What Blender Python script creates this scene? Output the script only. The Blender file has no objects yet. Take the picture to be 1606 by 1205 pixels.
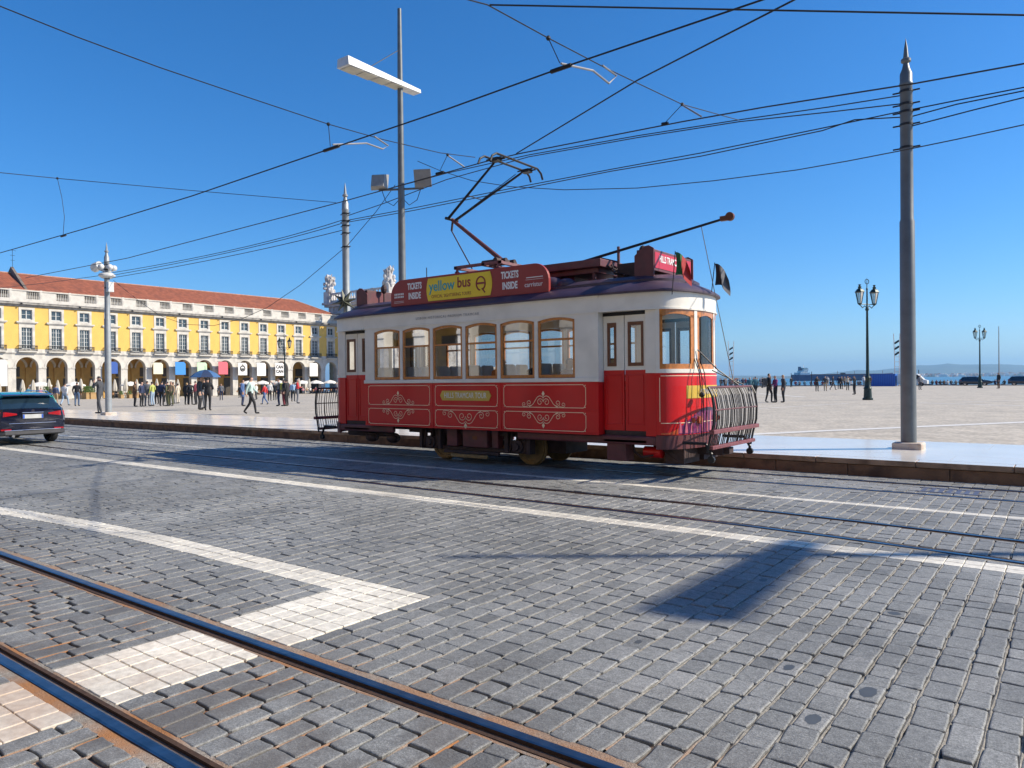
import bpy, bmesh, math, random
import numpy as np
from mathutils import Vector, Matrix
random.seed(7); rng = np.random.default_rng(7)
PI = math.pi; R = math.radians
S = bpy.context.scene; COL = S.collection
# ------------------------------------------------------------------ camera
F, CX, CY, H = 1164.0, 803.0, 602.5, 1.7          # photograph calibration (1606 x 1205)
yaw, pitch, roll = R(37.3), R(-.28), R(.57)
fwd = np.array([-math.sin(yaw)*math.cos(pitch), math.cos(yaw)*math.cos(pitch), math.sin(pitch)])
r0 = np.array([math.cos(yaw), math.sin(yaw), 0.]); u0 = np.cross(r0, fwd)
right = r0*math.cos(roll)-u0*math.sin(roll); up = u0*math.cos(roll)+r0*math.sin(roll)
C0 = np.array([0, 0, H])
cd = bpy.data.cameras.new('camera'); cam = bpy.data.objects.new('camera', cd); COL.objects.link(cam)
cd.sensor_width = 36; cd.lens = 36*F/1606; cd.clip_start = .05; cd.clip_end = 60000
m = Matrix.Identity(4)
for i in range(3):
    m[i][0], m[i][1], m[i][2], m[i][3] = right[i], up[i], -fwd[i], C0[i]
cam.matrix_world = m; S.camera = cam
# ------------------------------------------------------------------ light
SUN_AZ, SUN_EL = R(36), R(36)                       # azimuth from +X towards +Y
wd = bpy.data.worlds.new('World'); S.world = wd; wd.use_nodes = True
nt = wd.node_tree; bg = nt.nodes['Background']
sky = nt.nodes.new('ShaderNodeTexSky'); sky.sky_type = 'NISHITA'; sky.sun_disc = False
sky.sun_elevation = SUN_EL; sky.sun_rotation = PI/2-SUN_AZ
sky.altitude = 0; sky.air_density = 1.0; sky.dust_density = .3; sky.ozone_density = 10.0
hsv = nt.nodes.new('ShaderNodeHueSaturation'); hsv.inputs['Saturation'].default_value = 1.15
nt.links.new(sky.outputs[0], hsv.inputs['Color']); nt.links.new(hsv.outputs[0], bg.inputs[0]); bg.inputs[1].default_value = .105
sl = bpy.data.lights.new('sun', 'SUN'); so = bpy.data.objects.new('sun', sl); COL.objects.link(so)
sl.energy = 4.4; sl.angle = R(.53); sl.color = (1, .90, .74)
sd = Vector((math.cos(SUN_AZ)*math.cos(SUN_EL), math.sin(SUN_AZ)*math.cos(SUN_EL), math.sin(SUN_EL)))
so.rotation_euler = sd.to_track_quat('Z', 'Y').to_euler(); so.location = (20, 20, 40)
S.view_settings.view_transform = 'Standard'; S.view_settings.look = 'None'
S.view_settings.exposure = .66; S.view_settings.gamma = 1
# ------------------------------------------------------------------ pixel helpers (direction only; depth from what is touched)
def ray(x, y): return fwd+right*((x-CX)/F)-up*((y-CY)/F)
def gz(x, y, z=0.):
    d = ray(x, y); return C0+d*((z-H)/d[2])
def onY(x, y, Y):
    d = ray(x, y); return C0+d*(Y/d[1])
def onX(x, y, X):
    d = ray(x, y); return C0+d*(X/d[0])
def proj(p):
    v = np.asarray(p, float)-C0; d = v@fwd
    return CX+F*(v@right)/d, CY-F*(v@up)/d, d
KZ = .28                                            # platform level above the roadway
def sm(t): t = min(1, max(0, t)); return t*t*(3-2*t)
def pz(X, Y):                                       # plaza falls gently away from the street
    return KZ-.0075*max(0, -36-X)-.005*min(40, max(0, Y-20))
def gp(x, y):
    z = KZ
    for _ in range(30):
        p = gz(x, y, z); z2 = pz(p[0], p[1]); z = .5*z+.5*z2
    return p
# ------------------------------------------------------------------ mesh builder
class MB:
    def __init__(s): s.v = []; s.f = []; s.m = []
    def add(s, vs, fs, mi=0):
        o = len(s.v); s.v += [tuple(map(float, p)) for p in vs]
        s.f += [tuple(o+i for i in f) for f in fs]; s.m += [mi]*len(fs); return s
    def box(s, x0, x1, y0, y1, z0, z1, mi=0):
        return s.add([(x0,y0,z0),(x1,y0,z0),(x1,y1,z0),(x0,y1,z0),(x0,y0,z1),(x1,y0,z1),(x1,y1,z1),(x0,y1,z1)],
                     [(0,3,2,1),(4,5,6,7),(0,1,5,4),(1,2,6,5),(2,3,7,6),(3,0,4,7)], mi)
    def prism(s, poly, axis, a, b, mi=0):           # poly in the two other axes, extruded along axis from a to b
        n = len(poly)
        def P(q, t): return {'x': (t, q[0], q[1]), 'y': (q[0], t, q[1]), 'z': (q[0], q[1], t)}[axis]
        s.add([P(q, a) for q in poly]+[P(q, b) for q in poly],
              [tuple(range(n-1, -1, -1)), tuple(range(n, 2*n))]+[(i, (i+1) % n, n+(i+1) % n, n+i) for i in range(n)], mi)
        return s
    def tube(s, pts, r, n=6, mi=0, cap=True):
        pts = [Vector(p) for p in pts]; k = len(pts)
        rs = r if hasattr(r, '__len__') else [r]*k
        vs = []; prev = None
        for i, p in enumerate(pts):
            d = (pts[min(i+1, k-1)]-pts[max(i-1, 0)]).normalized()
            if prev is None:
                a = Vector((0, 0, 1)) if abs(d.z) < .9 else Vector((1, 0, 0)); u = d.cross(a).normalized()
            else:
                u = (prev-d*prev.dot(d)).normalized()
            prev = u; w = d.cross(u)
            vs += [p+(u*math.cos(2*PI*j/n)+w*math.sin(2*PI*j/n))*rs[i] for j in range(n)]
        fs = [(i*n+j, i*n+(j+1) % n, (i+1)*n+(j+1) % n, (i+1)*n+j) for i in range(k-1) for j in range(n)]
        if cap: fs += [tuple(range(n-1, -1, -1)), tuple(range((k-1)*n, k*n))]
        return s.add(vs, fs, mi)
    def lathe(s, prof, c=(0,0), n=16, mi=0, cap=True):     # prof: (radius, z)
        vs = [(c[0]+r*math.cos(2*PI*j/n), c[1]+r*math.sin(2*PI*j/n), z) for r, z in prof for j in range(n)]
        k = len(prof)
        fs = [(i*n+j, i*n+(j+1) % n, (i+1)*n+(j+1) % n, (i+1)*n+j) for i in range(k-1) for j in range(n)]
        if cap: fs += [tuple(range(n-1, -1, -1)), tuple(range((k-1)*n, k*n))]
        return s.add(vs, fs, mi)
    def loft(s, rings, mi=0, closed=True, cap=True):
        n = len(rings[0]); k = len(rings); vs = [p for r in rings for p in r]
        m_ = n if closed else n-1
        fs = [(i*n+j, i*n+(j+1) % n, (i+1)*n+(j+1) % n, (i+1)*n+j) for i in range(k-1) for j in range(m_)]
        if cap and closed: fs += [tuple(range(n-1, -1, -1)), tuple(range((k-1)*n, k*n))]
        return s.add(vs, fs, mi)
    def cyl(s, a, b, r, n=12, mi=0): return s.tube([a, b], r, n, mi)
    def quad(s, a, b, c, d, mi=0): return s.add([a, b, c, d], [(0,1,2,3)], mi)
    def ball(s, c, r, n=10, k=6, mi=0, sc=(1,1,1)):
        pr = [(r*math.sin(PI*i/k), -r*math.cos(PI*i/k)) for i in range(k+1)]
        vs = [(c[0]+sc[0]*q*math.cos(2*PI*j/n), c[1]+sc[1]*q*math.sin(2*PI*j/n), c[2]+sc[2]*z) for q, z in pr for j in range(n)]
        fs = [(i*n+j, i*n+(j+1) % n, (i+1)*n+(j+1) % n, (i+1)*n+j) for i in range(k) for j in range(n)]
        return s.add(vs, fs, mi)
    def mesh(s, name, mats, smooth=False):
        me = bpy.data.meshes.new(name); me.from_pydata(s.v, [], s.f)
        for mt in (mats if isinstance(mats, (list, tuple)) else [mats]): me.materials.append(mt)
        if any(s.m): me.polygons.foreach_set('material_index', s.m)
        if smooth: me.polygons.foreach_set('use_smooth', [True]*len(s.f))
        me.validate(); bm = bmesh.new(); bm.from_mesh(me)
        bmesh.ops.recalc_face_normals(bm, faces=bm.faces); bm.to_mesh(me); bm.free()
        return me
    def build(s, name, mats, parent=None, smooth=False, bevel=0):
        return link(name, s.mesh(name, mats, smooth), parent, bevel, smooth)
def link(name, me, parent=None, bevel=0, smooth=False):
    o = bpy.data.objects.new(name, me); COL.objects.link(o)
    if parent is not None: o.parent = parent
    if bevel:
        b = o.modifiers.new('bevel', 'BEVEL'); b.width = bevel; b.segments = 2; b.limit_method = 'ANGLE'; b.angle_limit = R(40)
    elif smooth:
        me.set_sharp_from_angle(angle=R(40))
    return o
def tag(o, label=None, cat=None, group=None, kind=None):
    if label: o['label'] = label
    if cat: o['category'] = cat
    if group: o['group'] = group
    if kind: o['kind'] = kind
    return o
def thing(name, label, cat, loc=(0,0,0), rz=0, group=None):
    o = bpy.data.objects.new(name, None); COL.objects.link(o); o.empty_display_size = .2
    o.location = tuple(map(float, loc)); o.rotation_euler = (0, 0, rz); return tag(o, label, cat, group)
def dup(root, loc, rz=0, label=None, sc=None):
    def cp(o, par):
        c = o.copy(); COL.objects.link(c); c.parent = par
        for ch in kids.get(o.name, []): cp(ch, c)
        return c
    kids = {}
    def walk(o):
        kids[o.name] = list(o.children)
        for ch in o.children: walk(ch)
    walk(root); r = cp(root, None)
    r.location = tuple(map(float, loc)); r.rotation_euler = (0, 0, rz)
    if sc: r.scale = (sc,)*3
    if label: r['label'] = label
    return r
# ------------------------------------------------------------------ materials
def M(name, col, rough=.6, metal=0, var=.12, scale=6, bump=0, bscale=60, dirt=None, dscale=1.5, damt=.5, coat=0, spec=.5, tint=None):
    mt = bpy.data.materials.new(name); mt.use_nodes = True; n = mt.node_tree; p = n.nodes['Principled BSDF']
    p.inputs['Roughness'].default_value = rough; p.inputs['Metallic'].default_value = metal
    p.inputs['Specular IOR Level'].default_value = spec
    if coat: p.inputs['Coat Weight'].default_value = coat; p.inputs['Coat Roughness'].default_value = .08
    tc = n.nodes.new('ShaderNodeTexCoord')
    if tint: geo = n.nodes.new('ShaderNodeNewGeometry')
    def noise(sc, det=5):
        t = n.nodes.new('ShaderNodeTexNoise'); t.inputs['Scale'].default_value = sc; t.inputs['Detail'].default_value = det
        n.links.new(tc.outputs['Object'], t.inputs['Vector']); return t
    c = (*col, 1)
    if var:
        nz = noise(scale); rp = n.nodes.new('ShaderNodeMapRange')
        rp.inputs[1].default_value = .3; rp.inputs[2].default_value = .7; rp.inputs[3].default_value = 1-var; rp.inputs[4].default_value = 1+var
        n.links.new(nz.outputs['Fac'], rp.inputs[0])
        mx = n.nodes.new('ShaderNodeMix'); mx.data_type = 'RGBA'; mx.blend_type = 'MULTIPLY'; mx.inputs[0].default_value = 1
        mx.inputs[6].default_value = c; n.links.new(rp.outputs[0], mx.inputs[7]); out = mx.outputs[2]
    else:
        rgb = n.nodes.new('ShaderNodeRGB'); rgb.outputs[0].default_value = c; out = rgb.outputs[0]
    if dirt:
        nd = noise(dscale, 8); rr = n.nodes.new('ShaderNodeMapRange')
        rr.inputs[1].default_value = .48; rr.inputs[2].default_value = .68; rr.inputs[4].default_value = damt
        n.links.new(nd.outputs['Fac'], rr.inputs[0])
        m2 = n.nodes.new('ShaderNodeMix'); m2.data_type = 'RGBA'; n.links.new(rr.outputs[0], m2.inputs[0])
        n.links.new(out, m2.inputs[6]); m2.inputs[7].default_value = (*dirt, 1); out = m2.outputs[2]
    n.links.new(out, p.inputs['Base Color'])
    if bump:
        nb = noise(bscale, 4); b = n.nodes.new('ShaderNodeBump'); b.inputs['Strength'].default_value = bump; b.inputs['Distance'].default_value = .01
        n.links.new(nb.outputs['Fac'], b.inputs['Height']); n.links.new(b.outputs[0], p.inputs['Normal'])
    mt['out'] = 1
    return mt
def glass(name, tint=(.9,.95,.97), refl=.12, rough=.02):
    mt = bpy.data.materials.new(name); mt.use_nodes = True; n = mt.node_tree
    for q in list(n.nodes): n.nodes.remove(q)
    o = n.nodes.new('ShaderNodeOutputMaterial'); t = n.nodes.new('ShaderNodeBsdfTransparent'); g = n.nodes.new('ShaderNodeBsdfGlossy')
    t.inputs[0].default_value = (*tint, 1); g.inputs['Roughness'].default_value = rough
    fr = n.nodes.new('ShaderNodeFresnel'); fr.inputs[0].default_value = 1.5
    ad = n.nodes.new('ShaderNodeMath'); ad.operation = 'ADD'; ad.inputs[1].default_value = refl; ad.use_clamp = True
    mx = n.nodes.new('ShaderNodeMixShader'); n.links.new(fr.outputs[0], ad.inputs[0]); n.links.new(ad.outputs[0], mx.inputs[0])
    n.links.new(t.outputs[0], mx.inputs[1]); n.links.new(g.outputs[0], mx.inputs[2]); n.links.new(mx.outputs[0], o.inputs[0])
    return mt
def stone_mat(name, base, rust=None, speck=.25, rough=.62, bump=.35):
    """paving stone: per-stone tone from the 'tone' attribute, mineral speckle, stains that follow the street"""
    mt = bpy.data.materials.new(name); mt.use_nodes = True; n = mt.node_tree; p = n.nodes['Principled BSDF']; L = n.links
    geo = n.nodes.new('ShaderNodeNewGeometry'); at = n.nodes.new('ShaderNodeAttribute'); at.attribute_name = 'tone'
    def noise(sc, det=4):
        t = n.nodes.new('ShaderNodeTexNoise'); t.inputs['Scale'].default_value = sc; t.inputs['Detail'].default_value = det
        L.new(geo.outputs['Position'], t.inputs['Vector']); return t.outputs['Fac']
    def mr(src, a, b, c, d):
        r = n.nodes.new('ShaderNodeMapRange'); r.inputs[1].default_value = a; r.inputs[2].default_value = b
        r.inputs[3].default_value = c; r.inputs[4].default_value = d; L.new(src, r.inputs[0]); return r.outputs[0]
    def mul(a, b):
        q = n.nodes.new('ShaderNodeMath'); q.operation = 'MULTIPLY'; L.new(a, q.inputs[0]); L.new(b, q.inputs[1]); return q.outputs[0]
    cr = n.nodes.new('ShaderNodeValToRGB'); e = cr.color_ramp.elements
    e[0].position = 0; e[0].color = (*base[0], 1); e[1].position = 1; e[1].color = (*base[-1], 1)
    for i, b in enumerate(base[1:-1]):
        x = e.new((i+1)/(len(base)-1)); x.color = (*b, 1)
    L.new(at.outputs['Fac'], cr.inputs[0]); out = cr.outputs[0]
    k = mul(mr(noise(230, 2), .3, .7, 1-speck, 1+speck), mul(mul(mr(noise(22), .3, .7, .80, 1.18), mr(noise(85, 3), .33, .67, 1-speck*.65, 1+speck*.65)), mul(mr(noise(.9, 6), .3, .7, .80, 1.16), mr(noise(.22, 5), .35, .65, .86, 1.1))))
    mx = n.nodes.new('ShaderNodeMix'); mx.data_type = 'RGBA'; mx.blend_type = 'MULTIPLY'; mx.inputs[0].default_value = 1
    L.new(out, mx.inputs[6]); L.new(k, mx.inputs[7]); out = mx.outputs[2]
    if rust:
        sx = n.nodes.new('ShaderNodeSeparateXYZ'); L.new(geo.outputs['Position'], sx.inputs[0])
        f = mul(mr(sx.outputs['Y'], rust[1], rust[2], 1, 0), mr(noise(2.3, 6), .38, .62, .1, rust[3]))
        m2 = n.nodes.new('ShaderNodeMix'); m2.data_type = 'RGBA'; L.new(f, m2.inputs[0]); L.new(out, m2.inputs[6])
        m2.inputs[7].default_value = (*rust[0], 1); out = m2.outputs[2]
    L.new(out, p.inputs['Base Color']); p.inputs['Roughness'].default_value = rough
    b = n.nodes.new('ShaderNodeBump'); b.inputs['Strength'].default_value = bump; b.inputs['Distance'].default_value = .006
    ad = n.nodes.new('ShaderNodeMath'); ad.operation = 'ADD'; L.new(noise(90, 3), ad.inputs[0]); L.new(noise(260, 2), ad.inputs[1])
    L.new(ad.outputs[0], b.inputs['Height']); L.new(b.outputs[0], p.inputs['Normal'])
    return mt
SETT = stone_mat('sett_granite', [(.155,.157,.152),(.200,.203,.196),(.228,.230,.222),(.27,.27,.26)], rust=((.085,.072,.06), 2.2, 3.9, .7), speck=.42)
MORTAR = stone_mat('joint_sand', [(.27,.25,.215),(.34,.32,.28)], rust=((.36,.16,.06), 2.6, 3.5, 1.0), speck=.4, rough=.95, bump=.9)
DARKJ = stone_mat('deep_joint', [(.10,.09,.08),(.14,.13,.11)], rust=((.20,.085,.035), 2.6, 3.5, .9), speck=.3, rough=.95, bump=.6)
LIME = stone_mat('limestone_tile', [(.56,.52,.44),(.66,.62,.53),(.72,.67,.56)], rust=((.45,.26,.14), 1.6, 3.4, .45), speck=.08, rough=.55, bump=.15)
STEEL = M('polished_rail_steel', (.22,.235,.25), .3, 1, .25, 9, .15, 30)
RUSTY = M('rusty_rail', (.07,.038,.022), .8, .3, .35, 20, .3, 80)
BLACKM = M('black_metal', (.022,.022,.024), .45, .4, .2, 12)
# ================================================================== ground
def yWL(X): t = max(0, min(6, -7.5-X)); return 4.1-.017*t*t
def yA(X): t = min(max(0, X+4), 3.8); return 8.45-.025*t*t
def yBIG(X): return 7.8+.009*(X+3)
YC, YD, YE, YK = 10.68, 12.08, 13.12, 13.9
RAILS = [(lambda X: 1.74, -1), (lambda X: 2.82, 1), (yA, -1), (lambda X: yA(X)+1.04, 1), (lambda X: YD, -1), (lambda X: YE, 1)]
road = bpy.data.objects.new('road', None)
rb = MB(); rb.add([(-62,-3,-.017),(9,-3,-.017),(9,YK,-.017),(-62,YK,-.017)], [(0,1,2,3)], 0)
rb.add([(-260,-60,-.016),(120,-60,-.016),(120,-3,-.016),(-260,-3,-.016)], [(0,1,2,3)], 1)
rb.add([(-260,-3,-.016),(-62,-3,-.016),(-62,YK,-.016),(-260,YK,-.016)], [(0,1,2,3)], 1)
rb.add([(9,-3,-.016),(120,-3,-.016),(120,YK,-.016),(9,YK,-.016)], [(0,1,2,3)], 1)
FARROAD = M('distant_setts', (.17,.18,.195), .7, 0, .25, 5, .5, 25)
road = rb.build('road', [DARKJ, FARROAD]); tag(road, kind='structure')

PITCHT = .155
stones = []                                        # (kind, corner outline, top z, tone)
def fill(x0, x1, y0, y1, kind):
    y = y0
    while y < y1-.02:
        l = random.uniform(.155, .275) if kind == 0 else PITCHT
        if y1-(y+l) < .09: l = y1-y
        stones.append((kind, x0, x1, y, y+l)); y += l
XB = []
x = -52.0
while x < 8.5:
    XB.append(x)
    w = random.uniform(.14, .172); xm = x+w/2
    fs = []
    for f, sgn in RAILS:
        c = f(xm); fs.append((c-.10, c+.10, None))
    fs.append((yBIG(xm)-.15, yBIG(xm)+.15, 1)); fs.append((YC-.09, YC+.09, 1))
    if xm < -4.8 and xm > -40: fs.append((yWL(xm)-.165, yWL(xm)+.165, 1))
    if -4.8 <= xm <= -4.1: fs.append((-1, yWL(xm)+.165, 2))
    fs.sort(); y = -1.0
    cross = -4.8 <= xm <= -4.1
    for a, b, k in sorted(fs):
        if k == 2: continue
        if a > y: fill(x, x+w, y, a, 1 if (cross and a < 4.0) else 0)
        if k == 1:
            n = max(1, round((b-a)/.155)); st = (b-a)/n
            for i in range(n): stones.append((1, x, x+w, a+i*st, a+(i+1)*st))
        y = max(y, b)
        if cross and 2.7 < y < 3.2:
            fill(x, x+w, y, 4.265, 1); y = 4.265
    fill(x, x+w, y, YK-.16, 0)
    x += w
jf = MB(); jf_rn = random.Random(11)                     # sand left standing in the joints between courses
for xb in XB:
    if xb < -34: continue
    ys = np.arange(-1, YK-.1, .11); prev = None
    bands = [(f(xb)-.10, f(xb)+.10) for f, _ in RAILS]+[(-1, 4.265)]*(-4.85 <= xb <= -4.05)
    for y_ in ys:
        if any(a < y_ < b for a, b in bands): prev = None; continue
        u_, v_, d_ = proj((xb, y_, 0))
        if d_ < .4 or u_ < -300 or u_ > 1900: prev = None; continue
        w_ = jf_rn.uniform(.007, .0135); c_ = xb+jf_rn.uniform(-.004, .004); z_ = jf_rn.uniform(-.0055, -.0005) if jf_rn.random() > .12 else -.014
        i_ = len(jf.v); jf.v += [(c_-w_, y_, z_-.006), (c_, y_, z_), (c_+w_, y_, z_-.006)]
        if prev is not None: jf.f += [(prev, prev+1, i_+1, i_), (prev+1, prev+2, i_+2, i_+1)]; jf.m += [0, 0]
        prev = i_
for f, sg in RAILS:                                     # packed grit along both sides of every rail
    for a, b in ((-.112, -.083), (.046, .112)):
        xs_ = np.arange(-60, 9, .3); i0 = len(jf.v)
        for X in xs_: jf.v += [(float(X), f(X)+sg*a, -.004+jf_rn.uniform(-.002, .002)), (float(X), f(X)+sg*b, -.004+jf_rn.uniform(-.003, .002))]
        jf.f += [(i0+2*i, i0+2*i+1, i0+2*i+3, i0+2*i+2) for i in range(len(xs_)-1)]; jf.m += [0]*(len(xs_)-1)
tag(jf.build('joint_sand', MORTAR, road), kind='stuff')
def stone_geo(k, x0, x1, y0, y1):
    cx, cy = (x0+x1)/2, (y0+y1)/2
    u, v, d = proj((cx, cy, 0)); 
    g = (.0075, .0035) if k == 0 else (.003, .0028)
    if cy < 3.4 and k == 0: g = (.009, .006)
    j = .0055 if k == 0 else .002
    near = d < 11
    gx = g[0]*random.uniform(.6, 1.5); gy = g[1]*(random.uniform(.3, 1.5) if random.random() > .2 else random.uniform(1.6, 3.2))
    a, b, c, e = x0+gx, x1-gx, y0+gy, y1-gy
    zt = random.gauss(0, .0026 if k == 0 else .001); tx, ty = (random.gauss(0, .013), random.gauss(0, .010)) if k == 0 else (random.gauss(0, .006), random.gauss(0, .006))
    zt = max(zt, -.0012)
    def top(px, py): return zt+tx*(px-cx)+ty*(py-cy)
    if near:
        ch = random.uniform(.005, .013) if k == 0 else .004
        base = [(a+ch, c), (cx, c), (b-ch, c), (b, c+ch), (b, cy), (b, e-ch), (b-ch, e), (cx, e), (a+ch, e), (a, e-ch), (a, cy), (a, c+ch)]
        base = [(p+random.uniform(-j, j), q+random.uniform(-j, j)) for p, q in base]; n = 12
        ins = .006 if k == 0 else .003
        def sh(p, q, s):
            dx, dy = p-cx, q-cy; return (cx+dx*(1-s/max(.03, abs(b-a)/2)), cy+dy*(1-s/max(.03, abs(e-c)/2)))
        r1 = [(p, q, -.06) for p, q in base]; r2 = [(p, q, top(p, q)-.0055) for p, q in base]
        r3 = [(*sh(p, q, ins*.45), top(p, q)-.002) for p, q in base]; r4 = [(*sh(p, q, ins*1.3), top(p, q)) for p, q in base]
        vs = r1+r2+r3+r4; fs = [(i*n+q, i*n+(q+1) % n, (i+1)*n+(q+1) % n, (i+1)*n+q) for i in range(3) for q in range(n)]+[tuple(range(3*n, 4*n))]
    else:
        base = [(a, c), (b, c), (b, e), (a, e)]; base = [(p+random.uniform(-j, j), q+random.uniform(-j, j)) for p, q in base]; n = 4
        vs = [(p, q, -.04) for p, q in base]+[(p, q, top(p, q)) for p, q in base]
        fs = [(q, (q+1) % n, n+(q+1) % n, n+q) for q in range(n)]+[(4, 5, 6, 7)]
    area = 0
    if d > .6:
        q = [proj((p, r, 0)) for p, r in ((x0, y0), (x1, y0), (x1, y1), (x0, y1))]
        if -20 < u < 1626 and 560 < v < 1215:
            area = abs(sum(q[i][0]*q[(i+1) % 4][1]-q[(i+1) % 4][0]*q[i][1] for i in range(4)))/2
    return vs, fs, area, u, v, d
geo = []
for st in stones:
    vs, fs, ar, u, v, d = stone_geo(*st)
    if d < .3 or u < -420 or u > 2050: continue
    if st[1] < -38 and random.random() < .0: continue
    geo.append((st[0], vs, fs, ar, min(1, max(0, random.gauss(.5, .19)))))
def emit(name, items, mt, parent, kind=None):
    V = []; Fc = []; T = []
    for k, vs, fs, ar, tone in items:
        o = len(V); V += vs; Fc += [tuple(o+i for i in f) for f in fs]; T += [tone]*len(vs)
    me = bpy.data.meshes.new(name); me.from_pydata(V, [], Fc); me.materials.append(mt)
    at = me.attributes.new('tone', 'FLOAT', 'POINT'); at.data.foreach_set('value', T)
    o = bpy.data.objects.new(name, me); COL.objects.link(o); o.parent = parent
    if kind: o['kind'] = kind
    return o
for k, nm, nms, mt in ((0, 'cobblestone', 'cobblestone_paving', SETT), (1, 'limestone_tile', 'limestone_tile_paving', LIME)):
    g = sorted([q for q in geo if q[0] == k], key=lambda q: -q[3])
    for it in g[:300]: emit(nm, [it], mt, road)
    emit(nms, g[300:], mt, road, 'stuff')
TAR = M('tar_spot', (.075,.08,.083), .5, 0, .15)
near_g = [q for q in geo if q[0] == 0 and len(q[1]) == 48]; cen = np.array([np.mean(np.array(q[1][36:]), axis=0) for q in near_g])
for k, (x_, y_, r_) in enumerate(((1349, 1080, .72), (1251, 1135, .62), (1241, 1039, .55), (1406, 960, .7), (1186, 912, .5), (1009, 1007, .35))):
    p = gz(x_, y_); j = int(np.argmin(np.hypot(cen[:, 0]-p[0], cen[:, 1]-p[1]))); rn = random.Random(k); c = cen[j]
    tp = []
    for qi, q in enumerate(near_g[j][1][36:]):
        f = r_*rn.uniform(.9, 1.08)*(1 if qi % 3 == 1 else .76); tp.append((c[0]+(q[0]-c[0])*f, c[1]+(q[1]-c[1])*f, c[2]+(q[2]-c[2])*f+.0008))
    m_ = MB(); m_.add(tp, [tuple(range(12))]); m_.build('tar_spot', TAR, road)
# rails: running head, groove and lip, laid flush
def rail(f, sgn, parent):
    xs = [-62+i*1.0 for i in range(71)]
    prof = [(-.085, -.05), (-.085, -.001), (-.060, -.001), (-.056, -.045), (-.028, -.045), (-.022, .003), (-.012, .0065), (.035, .006), (.045, .001), (.048, -.05)]
    mb = MB(); n = len(prof); vs = [(X, f(X)-sgn*-1*0+sgn*p[0], p[1]) for X in xs for p in prof]
    fs = []; mi = []
    for i in range(len(xs)-1):
        for j in range(n-1):
            fs.append((i*n+j, i*n+j+1, (i+1)*n+j+1, (i+1)*n+j)); mi.append(0 if j in (5, 6, 7) else 1)
    mb.v = vs; mb.f = fs; mb.m = mi
    return mb.build('rail', [STEEL, RUSTY], parent)
TRK = [('tram_track', 'tram track with wide rusty joints crossing the white stone bar', 0), ('tram_track', 'empty tram track running beside the long white line', 2), ('tram_track', 'tram track that the red tramcar stands on', 4)]
for nm, lb, i in TRK:
    t = thing(nm, lb, 'tram track', (0, 0, 0), 0, 'tram tracks in the street')
    rail(*RAILS[i], t); rail(*RAILS[i+1], t)
# drain cover by the kerb
dc = MB(); p = gz(1490, 771)
for i in range(7): dc.box(-.36+i*.11, -.36+i*.11+.06, -.17, .17, -.01, .006)
dc.box(-.42, .42, -.24, -.18, -.01, .007); dc.box(-.42, .42, .18, .24, -.01, .007)
t = thing('drain_cover', 'grey slotted drain cover between the rails by the kerb', 'drain cover', (p[0], p[1], 0)); dc.build('grate', M('drain_steel', (.2,.2,.24), .45, .7), t)
# ------------------------------------------------------------------ kerb, platform, plaza
KERB = M('stained_shaded_kerb_stone', (.24,.13,.07), .8, 0, .3, 2.5, .5, 30, dirt=(.08,.045,.03), dscale=3, damt=.8)  # dark brown carries both rust stain and the kerb face's shade in its colour
KCAP = M('kerb_cap_stone', (.34,.22,.14), .7, 0, .3, 3, .4, 40, dirt=(.12,.07,.04), dscale=4, damt=.7)
MARB = M('polished_lioz', (.70,.66,.60), .2, 0, .05, .8, .06, 3, dirt=(.60,.56,.51), dscale=.7, damt=.5)
kerb = MB().box(-120, 60, YK+.06, YK+.3, -.2, KZ-.012).build('kerb', KERB); tag(kerb, kind='structure')
x = -64.0
while x < 12:
    l = random.uniform(1.1, 1.9); d = random.uniform(0, .012)
    MB().box(x+.005, x+l-.005, YK+d, YK+.28, -.1, .175).build('kerb_stone', KERB, kerb, bevel=.008)
    x += l
x = -64.0
while x < 12:
    l = random.uniform(.7, 1.7)
    cap = MB().box(x+.004, x+l-.004, YK-.02, YK+.345, .182, KZ)
    cap.m[1] = 1; cap.build('kerb_cap', [KCAP, MARB], kerb, bevel=.012); x += l
pav = MB(); pav.box(-120, 60, YK+.3, 18.3, -.1, KZ-.012); pav = pav.build('pavement', KCAP); tag(pav, kind='structure')
rows = [YK+.35, 15.25, 16.75, 18.3]
for r in range(3):
    x = -64-random.random()
    while x < 12:
        l = random.uniform(2.0, 3.2)
        MB().box(x+.002, x+l-.002, rows[r]+.002, rows[r+1]-.002, KZ-.03, KZ+random.uniform(-.0015, .0015)).build('marble_slab', MARB, pav); x += l
GRAV = M('plaza_gravel', (.46,.41,.335), .85, 0, .16, 1.2, 1.0, 14, dirt=(.37,.335,.28), dscale=.25, damt=.6)
def gravel_fix(mt):
    n = mt.node_tree; p = n.nodes['Principled BSDF']
    src = p.inputs['Base Color'].links[0].from_socket
    nz = n.nodes.new('ShaderNodeTexNoise'); nz.inputs['Scale'].default_value = 9; nz.inputs['Detail'].default_value = 6
    tc = [q for q in n.nodes if q.type == 'TEX_COORD'][0]; n.links.new(tc.outputs['Object'], nz.inputs['Vector'])
    mr = n.nodes.new('ShaderNodeMapRange'); mr.inputs[1].default_value = .35; mr.inputs[2].default_value = .65; mr.inputs[3].default_value = .72; mr.inputs[4].default_value = 1.2
    n.links.new(nz.outputs['Fac'], mr.inputs[0]); mx = n.nodes.new('ShaderNodeMix'); mx.data_type = 'RGBA'; mx.blend_type = 'MULTIPLY'; mx.inputs[0].default_value = 1
    n.links.new(src, mx.inputs[6]); n.links.new(mr.outputs[0], mx.inputs[7]); n.links.new(mx.outputs[2], p.inputs['Base Color'])
gravel_fix(GRAV)
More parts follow.
